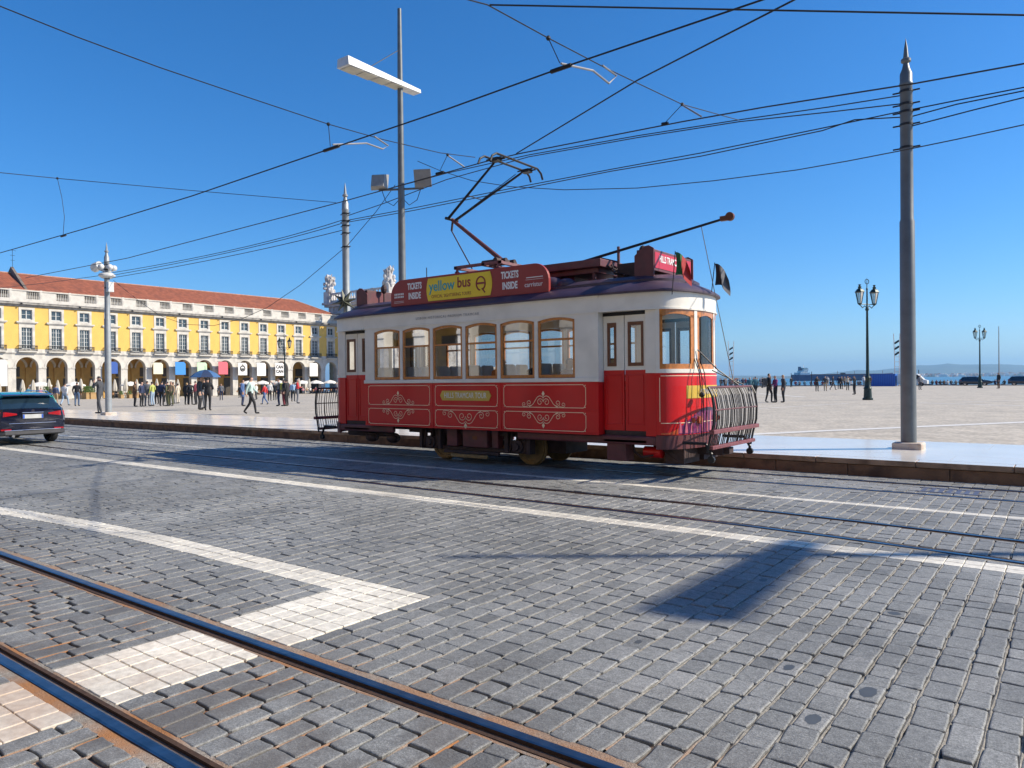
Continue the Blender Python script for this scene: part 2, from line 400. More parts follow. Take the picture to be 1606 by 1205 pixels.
pl = MB(); gx = list(np.linspace(-175, 120, 60)); gy = list(np.linspace(18.3, 60, 14))+list(np.linspace(66, 147, 10)); n = len(gx)
pl.v = [(float(X), float(Y), pz(X, Y)-.003) for Y in gy for X in gx]
pl.f = [(j*n+i, j*n+i+1, (j+1)*n+i+1, (j+1)*n+i) for j in range(len(gy)-1) for i in range(n-1)]; pl.m = [0]*len(pl.f)
plaza = pl.build('plaza', GRAV); tag(plaza, kind='structure')
STRIPE = M('pale_stone_strip', (.66,.63,.57), .6, 0, .08, 3)
def stripe(a, b, w):
    a = np.array(a); b = np.array(b); d = (b-a)/np.linalg.norm(b-a); nrm = np.array([-d[1], d[0]])*w/2; k = 12; mb = MB(); vs = []
    for i in range(k+1):
        c = a+(b-a)*i/k
        for s in (-1, 1):
            q = c+nrm*s; vs.append((q[0], q[1], pz(*q)+.003))
    mb.add(vs, [(2*i, 2*i+1, 2*i+3, 2*i+2) for i in range(k)]); mb.build('stone_strip', STRIPE, plaza)
stripe((-6.6, 18.4), (6, 41.5), .45)
for a, b, w in (((1440, 632), (1640, 638), .4), ((1190, 617.5), (1262, 623), .5), ((1190, 641), (1330, 633), .2), ((1500, 631), (1640, 627), .25), ((150, 655), (520, 646), .25), ((110, 640), (520, 634), .3), ((220, 657), (540, 660), .2)):
    stripe(gp(*a)[:2], gp(*b)[:2], w)
# ------------------------------------------------------------------ river, quay, far shore
q = MB(); q.box(-160, 120, 146.5, 147.6, -5, .12); q.box(-160, 120, 146.4, 147.7, .10, .22); tag(q.build('quay_wall', M('quay_stone', (.4,.38,.34), .8, 0, .2, 1)), 'long low stone wall along the water edge of the square', 'wall')
SEA = M('river_water', (.035,.13,.20), .28, 0, .12, .02, .5, .25)
s_ = MB(); s_.add([(-9000, 147.6, -3.6), (9000, 147.6, -3.6), (21000, 22000, -3.6), (-21000, 22000, -3.6)], [(0, 1, 2, 3)]); tag(s_.build('water', SEA), kind='structure')
def ridge(name, dist, depth, prof, mt, seed):
    rn = random.Random(seed); xs = np.linspace(prof[0][0], prof[-1][0], 120); px_ = [p[0] for p in prof]; hy = [p[1] for p in prof]
    rings = []
    for k, (dd, hf) in enumerate(((0, 0), (.25, .35), (.55, .8), (.8, 1.0), (1.25, .2))):
        ring = []
        for X in xs:
            d = ray(X, 590); dh = Vector((d[0], d[1], 0)); D = dist+depth*dd
            hp = np.interp(X, px_, hy)*dist/F*1.02+rn.uniform(-.02, .02)*dist/F*3
            ring.append((d[0]*D, d[1]*D, -4+hp*hf*(D/dist)))
        rings.append(ring)
    mb = MB(); mb.loft(rings, closed=False); return tag(mb.build(name, mt, smooth=True), kind='structure')
HILL = M('hill_scrub', (.08,.10,.075), .95, 0, .3, .002)
ridge('hills', 9500, 3000, [(700, 2), (1000, 4), (1140, 4.5), (1200, 4), (1240, 3), (1285, 5), (1300, 7), (1325, 9), (1345, 11.5), (1370, 10), (1420, 15), (1440, 18), (1460, 17), (1487, 20), (1505, 18), (1530, 18), (1570, 18), (1606, 16), (1700, 15), (1900, 8)], HILL, 3)
ridge('low_shore', 5200, 500, [(1100, .5), (1300, 1.2), (1400, 2.2), (1500, 3.0), (1606, 3.4), (1700, 3.4), (1900, 2)], HILL, 5)
tw = MB(); TWM = [M('town_white', (.75,.73,.7), .8), M('town_ochre', (.55,.42,.3), .8), M('town_roof', (.4,.2,.14), .8)]
for i in range(420):
    X = random.choice((random.uniform(1400, 1640), random.uniform(1440, 1606), random.uniform(1250, 1640))); d = ray(X, 590); D = random.uniform(5180, 5450)
    w = random.uniform(8, 24); hgt = random.uniform(6, 20); z0 = -3+(D-5180)*.05*(X-1200)/400
    tw.box(d[0]*D-w/2, d[0]*D+w/2, d[1]*D-w/2, d[1]*D+w/2, z0-4, z0+hgt, random.choice((0, 0, 0, 1, 2)))
tag(tw.build('far_town', TWM), 'far pale town strung along the opposite river bank', 'town', kind='stuff')
# ================================================================== tramcar
TX, TY = -9.8, 12.6
RED = M('tram_red_paint', (.62,.011,.012), .34, 0, .08, 1.5, .05, 8, dirt=(.50,.010,.011), dscale=1.1, damt=.6, coat=.25, spec=.3)
CREAM = M('tram_cream_paint', (.82,.77,.67), .42, 0, .06, 2, .05, 10, dirt=(.66,.62,.53), dscale=2.2, damt=.55)
MAROON = M('tram_maroon_paint', (.13,.032,.036), .5, 0, .25, 5, .1, 20, dirt=(.06,.03,.03), dscale=4, damt=.7)
UNDER = M('grimy_underframe', (.05,.028,.026), .7, .1, .35, 6, .3, 40)
ROOFM = M('tram_roof_paint', (.055,.03,.055), .5, 0, .15, 3, .1, 15, dirt=(.12,.085,.10), dscale=2, damt=.45)
WOOD = M('varnished_orange_wood', (.52,.18,.030), .38, 0, .22, 14, .08, 30, coat=.4)
DWOOD = M('dark_varnished_wood', (.15,.055,.025), .4, 0, .2, 14)
GOLD = M('cream_gold_lining', (.92,.74,.48), .5, 0, .05)
PLAQ = M('gold_plaque', (.62,.42,.06), .45, 0, .1)
YEL = M('sign_yellow', (.86,.62,.03), .45, 0, .04)
SIGNR = M('sign_dark_red', (.30,.030,.028), .45, 0, .06)
WHT = M('white_lettering', (.8,.8,.78), .5, 0, .02)
TEAL = M('teal_lettering', (.05,.36,.38), .5, 0, .02)
LRED = M('dark_red_lettering', (.28,.03,.03), .5, 0, .02)
GLET = M('grey_lettering', (.33,.32,.32), .5, 0, .02)
GLASS = glass('tram_window_glass', (.96,.97,.97), .24)
EGLASS = glass('end_window_glass', (.97,.98,.98), .04)
SEATM = M('grey_leather', (.50,.50,.50), .5, 0, .1)
INTW = M('interior_wood', (.30,.15,.07), .5, 0, .2, 8)
WHEELM = M('tan_wheel_paint', (.27,.17,.065), .6, .1, .3, 10)
PURP = M('purple_dash_paint', (.16,.012,.10), .35, 0, .1, coat=.3)
PINKP = M('pink_dash_paint', (.55,.12,.18), .35, 0, .1, coat=.3)
ORNG = M('orange_dash_paint', (.6,.09,.02), .35, 0, .1, coat=.3)
tram = thing('tramcar', 'vintage red and cream tramcar with a ticket board on its roof', 'tram', (TX, TY, 0))
def text(body, size, loc, face, mt, parent, w=None, name='lettering', sp=1.0, bold=0):
    c = bpy.data.curves.new('t', 'FONT'); c.body = body; c.size = size; c.align_x = 'CENTER'; c.align_y = 'CENTER'; c.space_character = sp
    c.extrude = .0015; c.offset = bold; c.resolution_u = 3
    o = bpy.data.objects.new('t', c); COL.objects.link(o); bpy.context.view_layer.update()
    me = bpy.data.meshes.new_from_object(o.evaluated_get(bpy.context.evaluated_depsgraph_get())); bpy.data.objects.remove(o)
    xs = [v.co.x for v in me.vertices]; k = (w/(max(xs)-min(xs))) if w else 1
    rot = {'-y': Matrix.Rotation(PI/2, 4, 'X'), '+x': Matrix.Rotation(PI/2, 4, 'Z') @ Matrix.Rotation(PI/2, 4, 'X'), '+y': Matrix.Rotation(PI, 4, 'Z') @ Matrix.Rotation(PI/2, 4, 'X'), '-x': Matrix.Rotation(-PI/2, 4, 'Z') @ Matrix.Rotation(PI/2, 4, 'X')}[face]
    me.transform(Matrix.Translation(loc) @ rot @ Matrix.Diagonal((k, 1, 1, 1))); me.materials.clear(); me.materials.append(mt)
    return link(name, me, parent)
def lx(px_, py_, Y):
    p = onY(px_, py_, Y); return p[0]-TX, p[2]
W2, WP, XS, XC, BW = 1.22, 1.08, 3.05, 4.1, .47
def Bow(t, off=0): return (XC+(BW+off)*math.cos(R(t)), (WP+off)*math.sin(R(t)))
def wall(mb, pts, z0, z1, th, mi=0):                     # upright strip along plan points, thickness th inwards (left of travel)
    rings = []
    for i, p in enumerate(pts):
        a = pts[max(0, i-1)]; b = pts[min(len(pts)-1, i+1)]; d = Vector((b[0]-a[0], b[1]-a[1])).normalized(); n = Vector((-d.y, d.x))*th
        rings.append([(p[0], p[1], z0), (p[0]+n.x, p[1]+n.y, z0), (p[0]+n.x, p[1]+n.y, z1), (p[0], p[1], z1)])
    mb.loft(rings, mi)
def mirx(mb):
    k = MB(); k.v = [(-x, y, z) for x, y, z in mb.v]; k.f = list(mb.f); k.m = list(mb.m); return k
def arch_pts(x0, x1, z, rise, n=8): return [(x0+(x1-x0)*i/n, z+rise*(1-(2*i/n-1)**2)) for i in range(n+1)]
# --- floor, ceiling, bulkheads
fl = MB(); fl.prism([(-XC-.3, -.6), (-XC, -WP+.05), (-XS, -WP+.05), (XS, -WP+.05), (XC, -WP+.05), (XC+.3, -.6), (XC+.3, .6), (XC, WP-.05), (-XC, WP-.05), (-XC-.3, .6)], 'z', .80, .92)
fl.build('floor', UNDER, tram)
MB().box(-XC, XC, -WP+.04, WP-.04, 3.10, 3.14).build('ceiling', CREAM, tram)
for sx in (-1, 1):
    b = MB(); x0, x1 = sorted((sx*(XS-.03), sx*XS))
    for s in (-1, 1): b.box(x0, x1, *sorted((s*.42, s*(WP+.1))), .92, 1.75); b.box(x0, x1, *sorted((s*.95, s*(WP+.1))), 1.75, 3.1); b.box(x0, x1, *sorted((s*.42, s*.5)), 1.75, 3.1)
    b.box(x0, x1, -.42, .42, 2.75, 3.1); b.build('bulkhead', CREAM, tram)
# --- saloon sides
for s in (-1, 1):
    def bx(mb, x0, x1, ya, yb, z0, z1, mi=0): mb.box(x0, x1, *sorted((s*ya, s*yb)), z0, z1, mi)
    lo = MB(); rings = []
    for x_ in (-XS, XS): rings.append([(x_, s*y_, z_) for y_, z_ in ((W2-.05, .72), (W2-.012, .72), (W2-.004, .82), (W2, 1.0), (W2, 1.66), (W2-.05, 1.66))])
    lo.loft(rings); side = lo.build('side_panel', RED, tram, bevel=.006)
    tr = MB(); bx(tr, -XS-.005, XS+.005, W2-.01, W2+.011, 1.135, 1.16); bx(tr, -XS-.005, XS+.005, W2-.02, W2+.008, .715, .74)
    for x_ in (-.97, .85): bx(tr, x_-.012, x_+.012, W2-.01, W2+.009, .74, 1.65)
    tr.build('trim', RED, side, bevel=.003)
    MB().box(-XS-.02, XS+.02, *sorted((s*(W2-.06), s*(W2+.03))), 1.66, 1.735).build('sill_rail', CREAM, tram, bevel=.01)
    up_ = MB(); cs = [-2.345+.9*i for i in range(6)]; hw = .41
    edges = [-XS]+sum([[c-hw, c+hw] for c in cs], [])+[XS]
    for i in range(0, len(edges), 2):
        bx(up_, edges[i], edges[i+1], W2-.06, W2-.002, 1.735, 2.89)
    for c in cs:                                      # spandrels above the arched heads
        a = arch_pts(c-hw, c+hw, 2.80, .055); up_.prism(a+[(c+hw, 2.89), (c-hw, 2.89)], 'y', *sorted((s*(W2-.055), s*(W2-.004))))
    up_.build('window_wall', CREAM, tram)
    lb = MB(); rings = [[(x_, s*y_, z_) for y_, z_ in ((W2-.06, 2.885), (W2+.012, 2.885), (W2+.012, 2.915), (W2, 2.92), (W2+.004, 3.15), (W2+.04, 3.20), (W2-.06, 3.20))] for x_ in (-XS-.02, XS+.02)]
    lb.loft(rings); lb.build('letter_board', CREAM, tram)
    for i, c in enumerate(cs):
        f = MB(); a0, a1 = c-hw+.004, c+hw-.004; yo, yi = W2-.012, W2-.05
        bx(f, a0, a0+.048, yi, yo, 1.74, 2.80); bx(f, a1-.048, a1, yi, yo, 1.74, 2.80); bx(f, a0+.048, a1-.048, yi, yo, 1.74, 1.80)
        bx(f, a0+.048, a1-.048, yi, yo-.004, 2.43, 2.47)
        top = arch_pts(a0, a1, 2.80, .05); bot = arch_pts(a0+.048, a1-.048, 2.755, .05)
        f.prism(top+bot[::-1], 'y', *sorted((s*yi, s*yo)))
        w_ = f.build('window', WOOD, tram, bevel=.004)
        yg = s*(yi+.014); g = MB(); g.quad((a0+.04, yg, 1.79), (a1-.04, yg, 1.79), (a1-.04, yg, 2.44), (a0+.04, yg, 2.44)); g.build('pane', GLASS, w_)
        g = MB(); pg_ = [(a0+.04, 2.46), (a1-.04, 2.46)]+arch_pts(a0+.04, a1-.04, 2.76, .05)[::-1]; g.add([(q_[0], yg, q_[1]) for q_ in pg_], [tuple(range(len(pg_)))]); g.build('pane', GLASS, w_)
    # --- platform doors and corner panels at both ends
    for e in (-1, 1):
        def ex(mb, x0, x1, ya, yb, z0, z1, mi=0): mb.box(*sorted((e*x0, e*x1)), *sorted((s*ya, s*yb)), z0, z1, mi)
        d = MB(); ex(d, 3.07, 3.48, WP-.06, WP-.025, .80, 1.86); ex(d, 3.50, 3.90, WP-.06, WP-.025, .80, 1.86)
        for a, b in ((3.11, 3.44), (3.54, 3.86)):
            ex(d, a, a+.02, WP-.03, WP-.012, .9, 1.78); ex(d, b-.02, b, WP-.03, WP-.012, .9, 1.78); ex(d, a+.02, b-.02, WP-.03, WP-.012, .9, .92); ex(d, a+.02, b-.02, WP-.03, WP-.012, 1.76, 1.78)
        door = d.build('door', RED, tram, bevel=.004)
        WW = ((3.15, 3.33), (3.56, 3.86)) if s < 0 else ((3.11, 3.40), (3.53, 3.87)); u = MB()
        for a, b, w0, w1 in ((3.07, 3.48, *WW[0]), (3.50, 3.90, *WW[1])):
            ex(u, a, w0, WP-.06, WP-.025, 1.86, 2.82); ex(u, w1, b, WP-.06, WP-.025, 1.86, 2.82); ex(u, w0, w1, WP-.06, WP-.025, 1.86, 1.93); ex(u, w0, w1, WP-.06, WP-.025, 2.70, 2.82)
        u.build('door_top', CREAM, door)
        for w0, w1 in WW:
            f = MB(); ex(f, w0, w0+.045, WP-.055, WP-.015, 1.93, 2.70); ex(f, w1-.045, w1, WP-.055, WP-.015, 1.93, 2.70); ex(f, w0+.045, w1-.045, WP-.055, WP-.015, 1.93, 1.99); ex(f, w0+.045, w1-.045, WP-.055, WP-.015, 2.64, 2.70)
            f.build('door_window_frame', DWOOD, door); yg = s*(WP-.04); g = MB(); g.quad((e*(w0+.04), yg, 1.98), (e*(w1-.04), yg, 1.98), (e*(w1-.04), yg, 2.65), (e*(w0+.04), yg, 2.65)); g.build('pane', GLASS, door)
        tp = MB(); ex(tp, 3.05, 3.92, WP-.05, WP-.03, 2.82, 2.885); tp.build('door_track', BLACKM, tram)
        cp = MB(); ex(cp, 3.905, XC, WP-.06, WP, .72, 1.80); cp.build('corner_panel', RED, tram, bevel=.006)
        cu = MB(); ex(cu, 3.905, XC, WP-.06, WP+.002, 1.802, 2.885); cu.build('corner_post', CREAM, tram, bevel=.006)
        se = MB(); ex(se, XS-.05, XS+.004, WP-.07, W2+.001, .722, 1.655); se.build('saloon_end', RED, tram)
        se = MB(); ex(se, XS-.05, XS+.005, WP-.07, W2-.003, 1.737, 2.884); se.build('saloon_end_post', CREAM, tram)
        stp = MB(); ex(stp, 3.08, 3.92, WP-.25, WP+.02, .60, .64); ex(stp, 3.1, 3.9, WP-.05, WP-.03, .64, .80); stp.build('step', UNDER, tram)
# --- curved ends
for e in (1, -1):
    fx = (lambda mb: mb) if e == 1 else mirx
    T = [-90+i*7.5 for i in range(25)]; hs_ = [(XS+.022, -W2-.004), (3.4, -1.205), (3.7, -1.17), (3.95, -1.125)]
    HP = hs_+[Bow(t, .003) for t in T[1:-1]]+[(a, -b) for a, b in hs_[::-1]]
    mb = MB(); wall(mb, [Bow(t) for t in T], .74, 1.80, .04); dash = fx(mb).build('dash_panel', RED, tram, smooth=True)
    mb = MB(); wall(mb, [Bow(t, .012) for t in T], 1.80, 1.868, .06); fx(mb).build('dash_rail', CREAM, tram, smooth=True)
    mb = MB(); wall(mb, HP, 2.885, 3.20, .06); fx(mb).build('end_header', CREAM, tram, smooth=True)
    mb = MB(); wall(mb, [(a*1.003, b*1.012) for a, b in HP], 2.887, 2.917, .05); fx(mb).build('end_moulding', CREAM, tram, smooth=True)
    for a, b in ((-90, -82), (-24.5, -19.5), (19.5, 24.5), (82, 90)): mb = MB(); wall(mb, [Bow(a+(b-a)*i/3) for i in range(4)], 1.868, 2.885, .06); fx(mb).build('end_post', CREAM, tram)
    for a, b in ((-82, -24.5), (-19.5, 19.5), (24.5, 82)):
        n = 10; ts = [a+(b-a)*i/n for i in range(n+1)]; mb = MB(); P = lambda t: Bow(t, -.008)
        wall(mb, [P(t) for t in ts], 1.868, 1.955, .035); wall(mb, [P(t) for t in ts[:2]], 1.955, 2.80, .035); wall(mb, [P(t) for t in ts[-2:]], 1.955, 2.80, .035)
        for i in range(n):                             # arched head
            f0 = 2.74+.07*(1-(2*i/n-1)**2); f1 = 2.74+.07*(1-(2*(i+1)/n-1)**2); p, q = P(ts[i]), P(ts[i+1])
            mb.quad((*p, f0), (*q, f1), (*q, 2.885), (*p, 2.885)); p, q = Bow(ts[i], -.04), Bow(ts[i+1], -.04); mb.quad((*p, f0), (*q, f1), (*q, 2.885), (*p, 2.885))
        w_ = fx(mb).build('end_window', WOOD, tram)
        g = MB(); g.loft([[(*Bow(t, -.02), 1.95), (*Bow(t, -.02), 2.82)] for t in ts], closed=False); fx(g).build('pane', EGLASS, w_, smooth=True)
    mb = MB(); wall(mb, [Bow(t, .02) for t in T], .50, .735, .06); fx(mb).build('bumper_skirt', MAROON, tram, smooth=True)
    mb = MB(); mb.box(3.6, 4.9, -.16, .16, .36, .52); mb.box(4.75, 5.0, -.1, .1, .38, .5); fx(mb).build('drawbar', UNDER, tram, bevel=.015)
    # folded life-guard basket
    lg = MB(); lg.box(5.03, 5.12, -1.07, 1.07, .79, .86); lg.box(4.99, 5.07, -1.0, 1.0, .53, .59)
    lgo = fx(lg).build('fender_basket', M('worn_maroon_metal', (.20,.06,.065), .5, .2, .25, 10), tram, bevel=.008)
    hb = MB(); hb.tube([(5.0, -1.0, 1.55), (5.0, .98, 1.55)], .022, 8); fx(hb).build('basket_rail', MAROON, lgo); hb = MB(); hb.tube([(5.10, -1.0, 1.18), (5.10, .98, 1.18)], .014, 6); fx(hb).build('basket_rail', MAROON, lgo)
    for y_ in (-1.02, 1.0):
        fr = MB(); fr.tube([(4.98, y_, .48), (5.03, y_, .72), (5.09, y_, .95), (5.10, y_, 1.2), (5.07, y_, 1.42), (5.0, y_, 1.56)], .02, 8); fx(fr).build('basket_side', BLACKM, lgo)
    for y_ in (-.9, .9):
        fr = MB(); fr.tube([(4.5, y_, .62), (4.9, y_, .62), (5.0, y_, .45), (5.0, y_, .36)], .028, 8); fr.tube([(5.0, y_-.03, .36), (5.0, y_+.03, .36)], .06, 12); fx(fr).build('basket_arm', BLACKM, lgo)
    barm = MB(); barm.tube([(5.0, 0, .55), (5.04, 0, .72), (5.09, 0, .95), (5.10, 0, 1.2), (5.06, 0, 1.42), (5.0, 0, 1.55)], .0085, 5); bme = fx(barm).mesh('bar', BLACKM)
    for i in range(33):
        o = link('bar', bme, lgo); o.location = (random.uniform(-.012, .012)*.6, -.96+i*.059, random.uniform(-.008, .008)); o.rotation_euler = (R(random.uniform(-1.6, 1.6)), 0, 0)
    rd = MB()
    for y_ in (-.52, -.44, -.3): rd.tube([(4.55, y_, 2.05), (4.64, y_, 1.8), (4.68, y_, 1.35), (4.66, y_+.03, .7)], .008, 5)
    rd.tube([(4.56, -.4, 2.2), (4.8, -.1, 1.85), (5.06, .2, 1.58)], .012, 5); rd.tube([(4.7, -.1, 1.84), (5.04, .5, 1.58)], .012, 5); rd.ball((4.66, -.46, 1.42), .05)
    fx(rd).build('lifting_rods', BLACKM, tram)
    lt = MB()
    for y_ in (-.34, .34):
        x_ = XC+BW*math.sqrt(1-(y_/WP)**2)-.01; lt.cyl((x_, y_, .98), (x_+.05, y_, .98), .07, 14); lt.cyl((x_, y_*1.6, .98), (x_+.0, y_*1.6+.001, .98), .05, 8)
    fx(lt).build('headlight', M('amber_lens', (.5,.12,.05), .2, 0), tram, smooth=True)
    # dash livery: plaque, lining, painted swoosh
    mb = MB(); pt = [Bow(t, .006) for t in np.arange(-38, 39, 4)]; wall(mb, pt, 1.36, 1.58, .004); fx(mb).build('plaque', PLAQ, dash)
    mb = MB()
    for z_, w_ in ((1.745, .012), (.94, .012)): wall(mb, [Bow(t, .004) for t in np.arange(-80, 81, 5)], z_, z_+w_, .003)
    for t in (-82, 82): wall(mb, [Bow(t-.6, .004), Bow(t+.6, .004)], .97, 1.72, .003)
    fx(mb).build('lining', GOLD, dash)
    n = 22; mb = MB()
    for i in range(n):
        t0, t1 = -80+i*7.2, -80+(i+1)*7.2
        for (a, b, mi) in ((.75, .9, 0), (.75, .985, 1)):
            pass
        h0 = .78+.42*sm((t0+70)/70 if t0 < 0 else (70-t0)/70); h1 = .78+.42*sm((t1+70)/70 if t1 < 0 else (70-t1)/70)
        p, q = Bow(t0, .0035), Bow(t1, .0035); mb.quad((*p, .752), (*q, .752), (*q, h1), (*p, h0), 0 if abs(t0) < 52 else 1)
    fx(mb).build('painted_swoosh', [PURP, ORNG], dash)
    mb = MB()
    for i, t in enumerate(np.arange(-50, 51, 9)):
        h = .80+.2*sm((t+70)/70 if t < 0 else (70-t)/70); p, q, r_ = Bow(t, .0055), Bow(t+4.5, .0055), Bow(t+1, .0055); mb.quad((*p, .77), (*q, .77), (*Bow(t+3, .0055), h+.1), (*r_, h+.14))
    fx(mb).build('painted_leaves', PINKP, dash)
text('HILLS TRAMCAR TOUR', .13, (XC+BW+.012, 0, 1.47), '+x', WHT, tram, w=.72)
# --- side livery: lining, scrolls, plaque
def ribbon(mb, pts, w, y):
    pts = [Vector((p[0], p[1])) for p in pts]; L_ = []
    for i, p in enumerate(pts):
        d = (pts[min(i+1, len(pts)-1)]-pts[max(i-1, 0)]).normalized(); n_ = Vector((-d.y, d.x))*w/2
        L_.append((p+n_, p-n_))
    for (a, b), (c, d) in zip(L_[:-1], L_[1:]): mb.quad((a.x, y, a.y), (b.x, y, b.y), (d.x, y, d.y), (c.x, y, c.y))
def spiral(c, r, a0, turns, n=18): return [(c[0]+r*(1-.75*i/n)*math.cos(a0+turns*2*PI*i/n), c[1]+r*(1-.75*i/n)*math.sin(a0+turns*2*PI*i/n)) for i in range(n+1)]
def scroll(mb, cx, cz, s, flip, y):
    for m_ in (-1, 1):
        def T(ps): return [(cx+m_*s*p[0], cz+flip*s*p[1]) for p in ps]
        ribbon(mb, T([(0, .17), (.03, .2), (.08, .21), (.13, .19), (.18, .13), (.23, .06), (.28, .02), (.33, .0)]), .011, y)
        ribbon(mb, T([(.0, .17), (.0, .12)]+spiral((.075, .09), .075, PI, -1.3)), .010, y)
        ribbon(mb, T([(.27, .03)]+spiral((.33, .075), .062, -PI/2-.6, 1.3)), .010, y)
        ribbon(mb, T([(.36, .01)]+spiral((.455, .045), .048, -PI/2-.4, 1.25)), .009, y)
    z = cz+flip*s*.25; k = .035*s
    mb.add([(cx-k, y, z), (cx, y, z-k*1.6), (cx+k, y, z), (cx, y, z+k*1.6)], [(0, 1, 2, 3)])
for s in (-1, 1):
    y = s*(W2+.0035); ln = MB()
    cols = [(-3.0, -1.0), (-.94, .82), (.88, 2.84)]
    for ci, (a, b) in enumerate(cols):
        for ri, (z0, z1) in enumerate(((1.19, 1.61), (.765, 1.105))):
            c = .055; a_, b_ = a+.05, b-.05
            ribbon(ln, [(a_+c, z0), (b_-c, z0), (b_-c*.5, z0+c*.25), (b_-.01, z0+c), (b_, z0+c*1.2), (b_, z1-c), (b_-c*.6, z1-c*.5), (b_-c, z1), (a_+c, z1), (a_+c*.5, z1-c*.4), (a_, z1-c), (a_, z0+c), (a_+c*.5, z0+c*.5), (a_+c, z0)], .011, y)
            for dx, dz in ((a_+.012, z0+.012), (b_-.012, z0+.012), (a_+.012, z1-.012), (b_-.012, z1-.012)): ln.add([(dx-.012, y, dz), (dx, y, dz-.012), (dx+.012, y, dz), (dx, y, dz+.012)], [(0, 1, 2, 3)])
            cx = (a+b)/2
            if ri == 0 and ci != 1: scroll(ln, cx, z0+.01, .98, 1, y)
            if ri == 1: scroll(ln, cx, z1-.01, 1.25 if ci == 1 else .98, -1, y)
    ln.build('gold_lining', GOLD, tram)
    pq = MB(); pq.prism([(-.74, 1.4), (-.68, 1.30), (.56, 1.30), (.62, 1.4), (.56, 1.50), (-.68, 1.50)], 'y', *sorted((s*(W2+.002), s*(W2+.016)))); pqo = pq.build('plaque', PLAQ, tram)
    text('HILLS TRAMCAR TOUR', .16, (-.06, s*(W2+.018), 1.40), '-y' if s < 0 else '+y', WHT, pqo, w=1.12, sp=1.05)
    text('LISBON HISTORICAL PREMIUM TRAMCAR', .075, (-.55, s*(W2+.009), 3.035), '-y' if s < 0 else '+y', GLET, tram, w=1.75, sp=1.3)
# --- roof
ts_ = [(3.4, -1.275), (3.75, -1.24), (4.0, -1.195)]; en_ = ts_+[Bow(t, .085) for t in np.linspace(-80, 80, 23)]+[(a, -b) for a, b in ts_[::-1]]
out = [(x_, -W2-.065) for x_ in np.linspace(-3.1, 3.1, 24)]+en_+[(x_, W2+.065) for x_ in np.linspace(3.1, -3.1, 24)]+[(-a, -b) for a, b in en_]
rings = []
for r_, z_ in ((.985, 3.185), (1, 3.19), (1, 3.215), (.97, 3.25), (.9, 3.31), (.78, 3.385), (.6, 3.46), (.4, 3.51), (.2, 3.535), (.02, 3.54)):
    ring = []
    for x_, y_ in out:
        sx = max(-3.3, min(3.3, x_)); ring.append((sx+(x_-sx)*r_, y_*r_, z_))
    rings.append(ring)
rf = MB(); rf.loft(rings); roof = rf.build('roof', ROOFM, tram, smooth=True)
dk = MB(); o2 = [(x_*.93, y_*.72) for x_, y_ in out]; dk.loft([[(x_, y_, 3.40) for x_, y_ in o2], [(x_, y_, 3.455) for x_, y_ in o2], [(x_*.97, y_*.85, 3.53) for x_, y_ in o2], [(x_*.93, y_*.45, 3.585) for x_, y_ in o2], [(x_*.9, y_*.03, 3.60) for x_, y_ in o2]]); dk.build('roof_deck', ROOFM, roof, smooth=True)
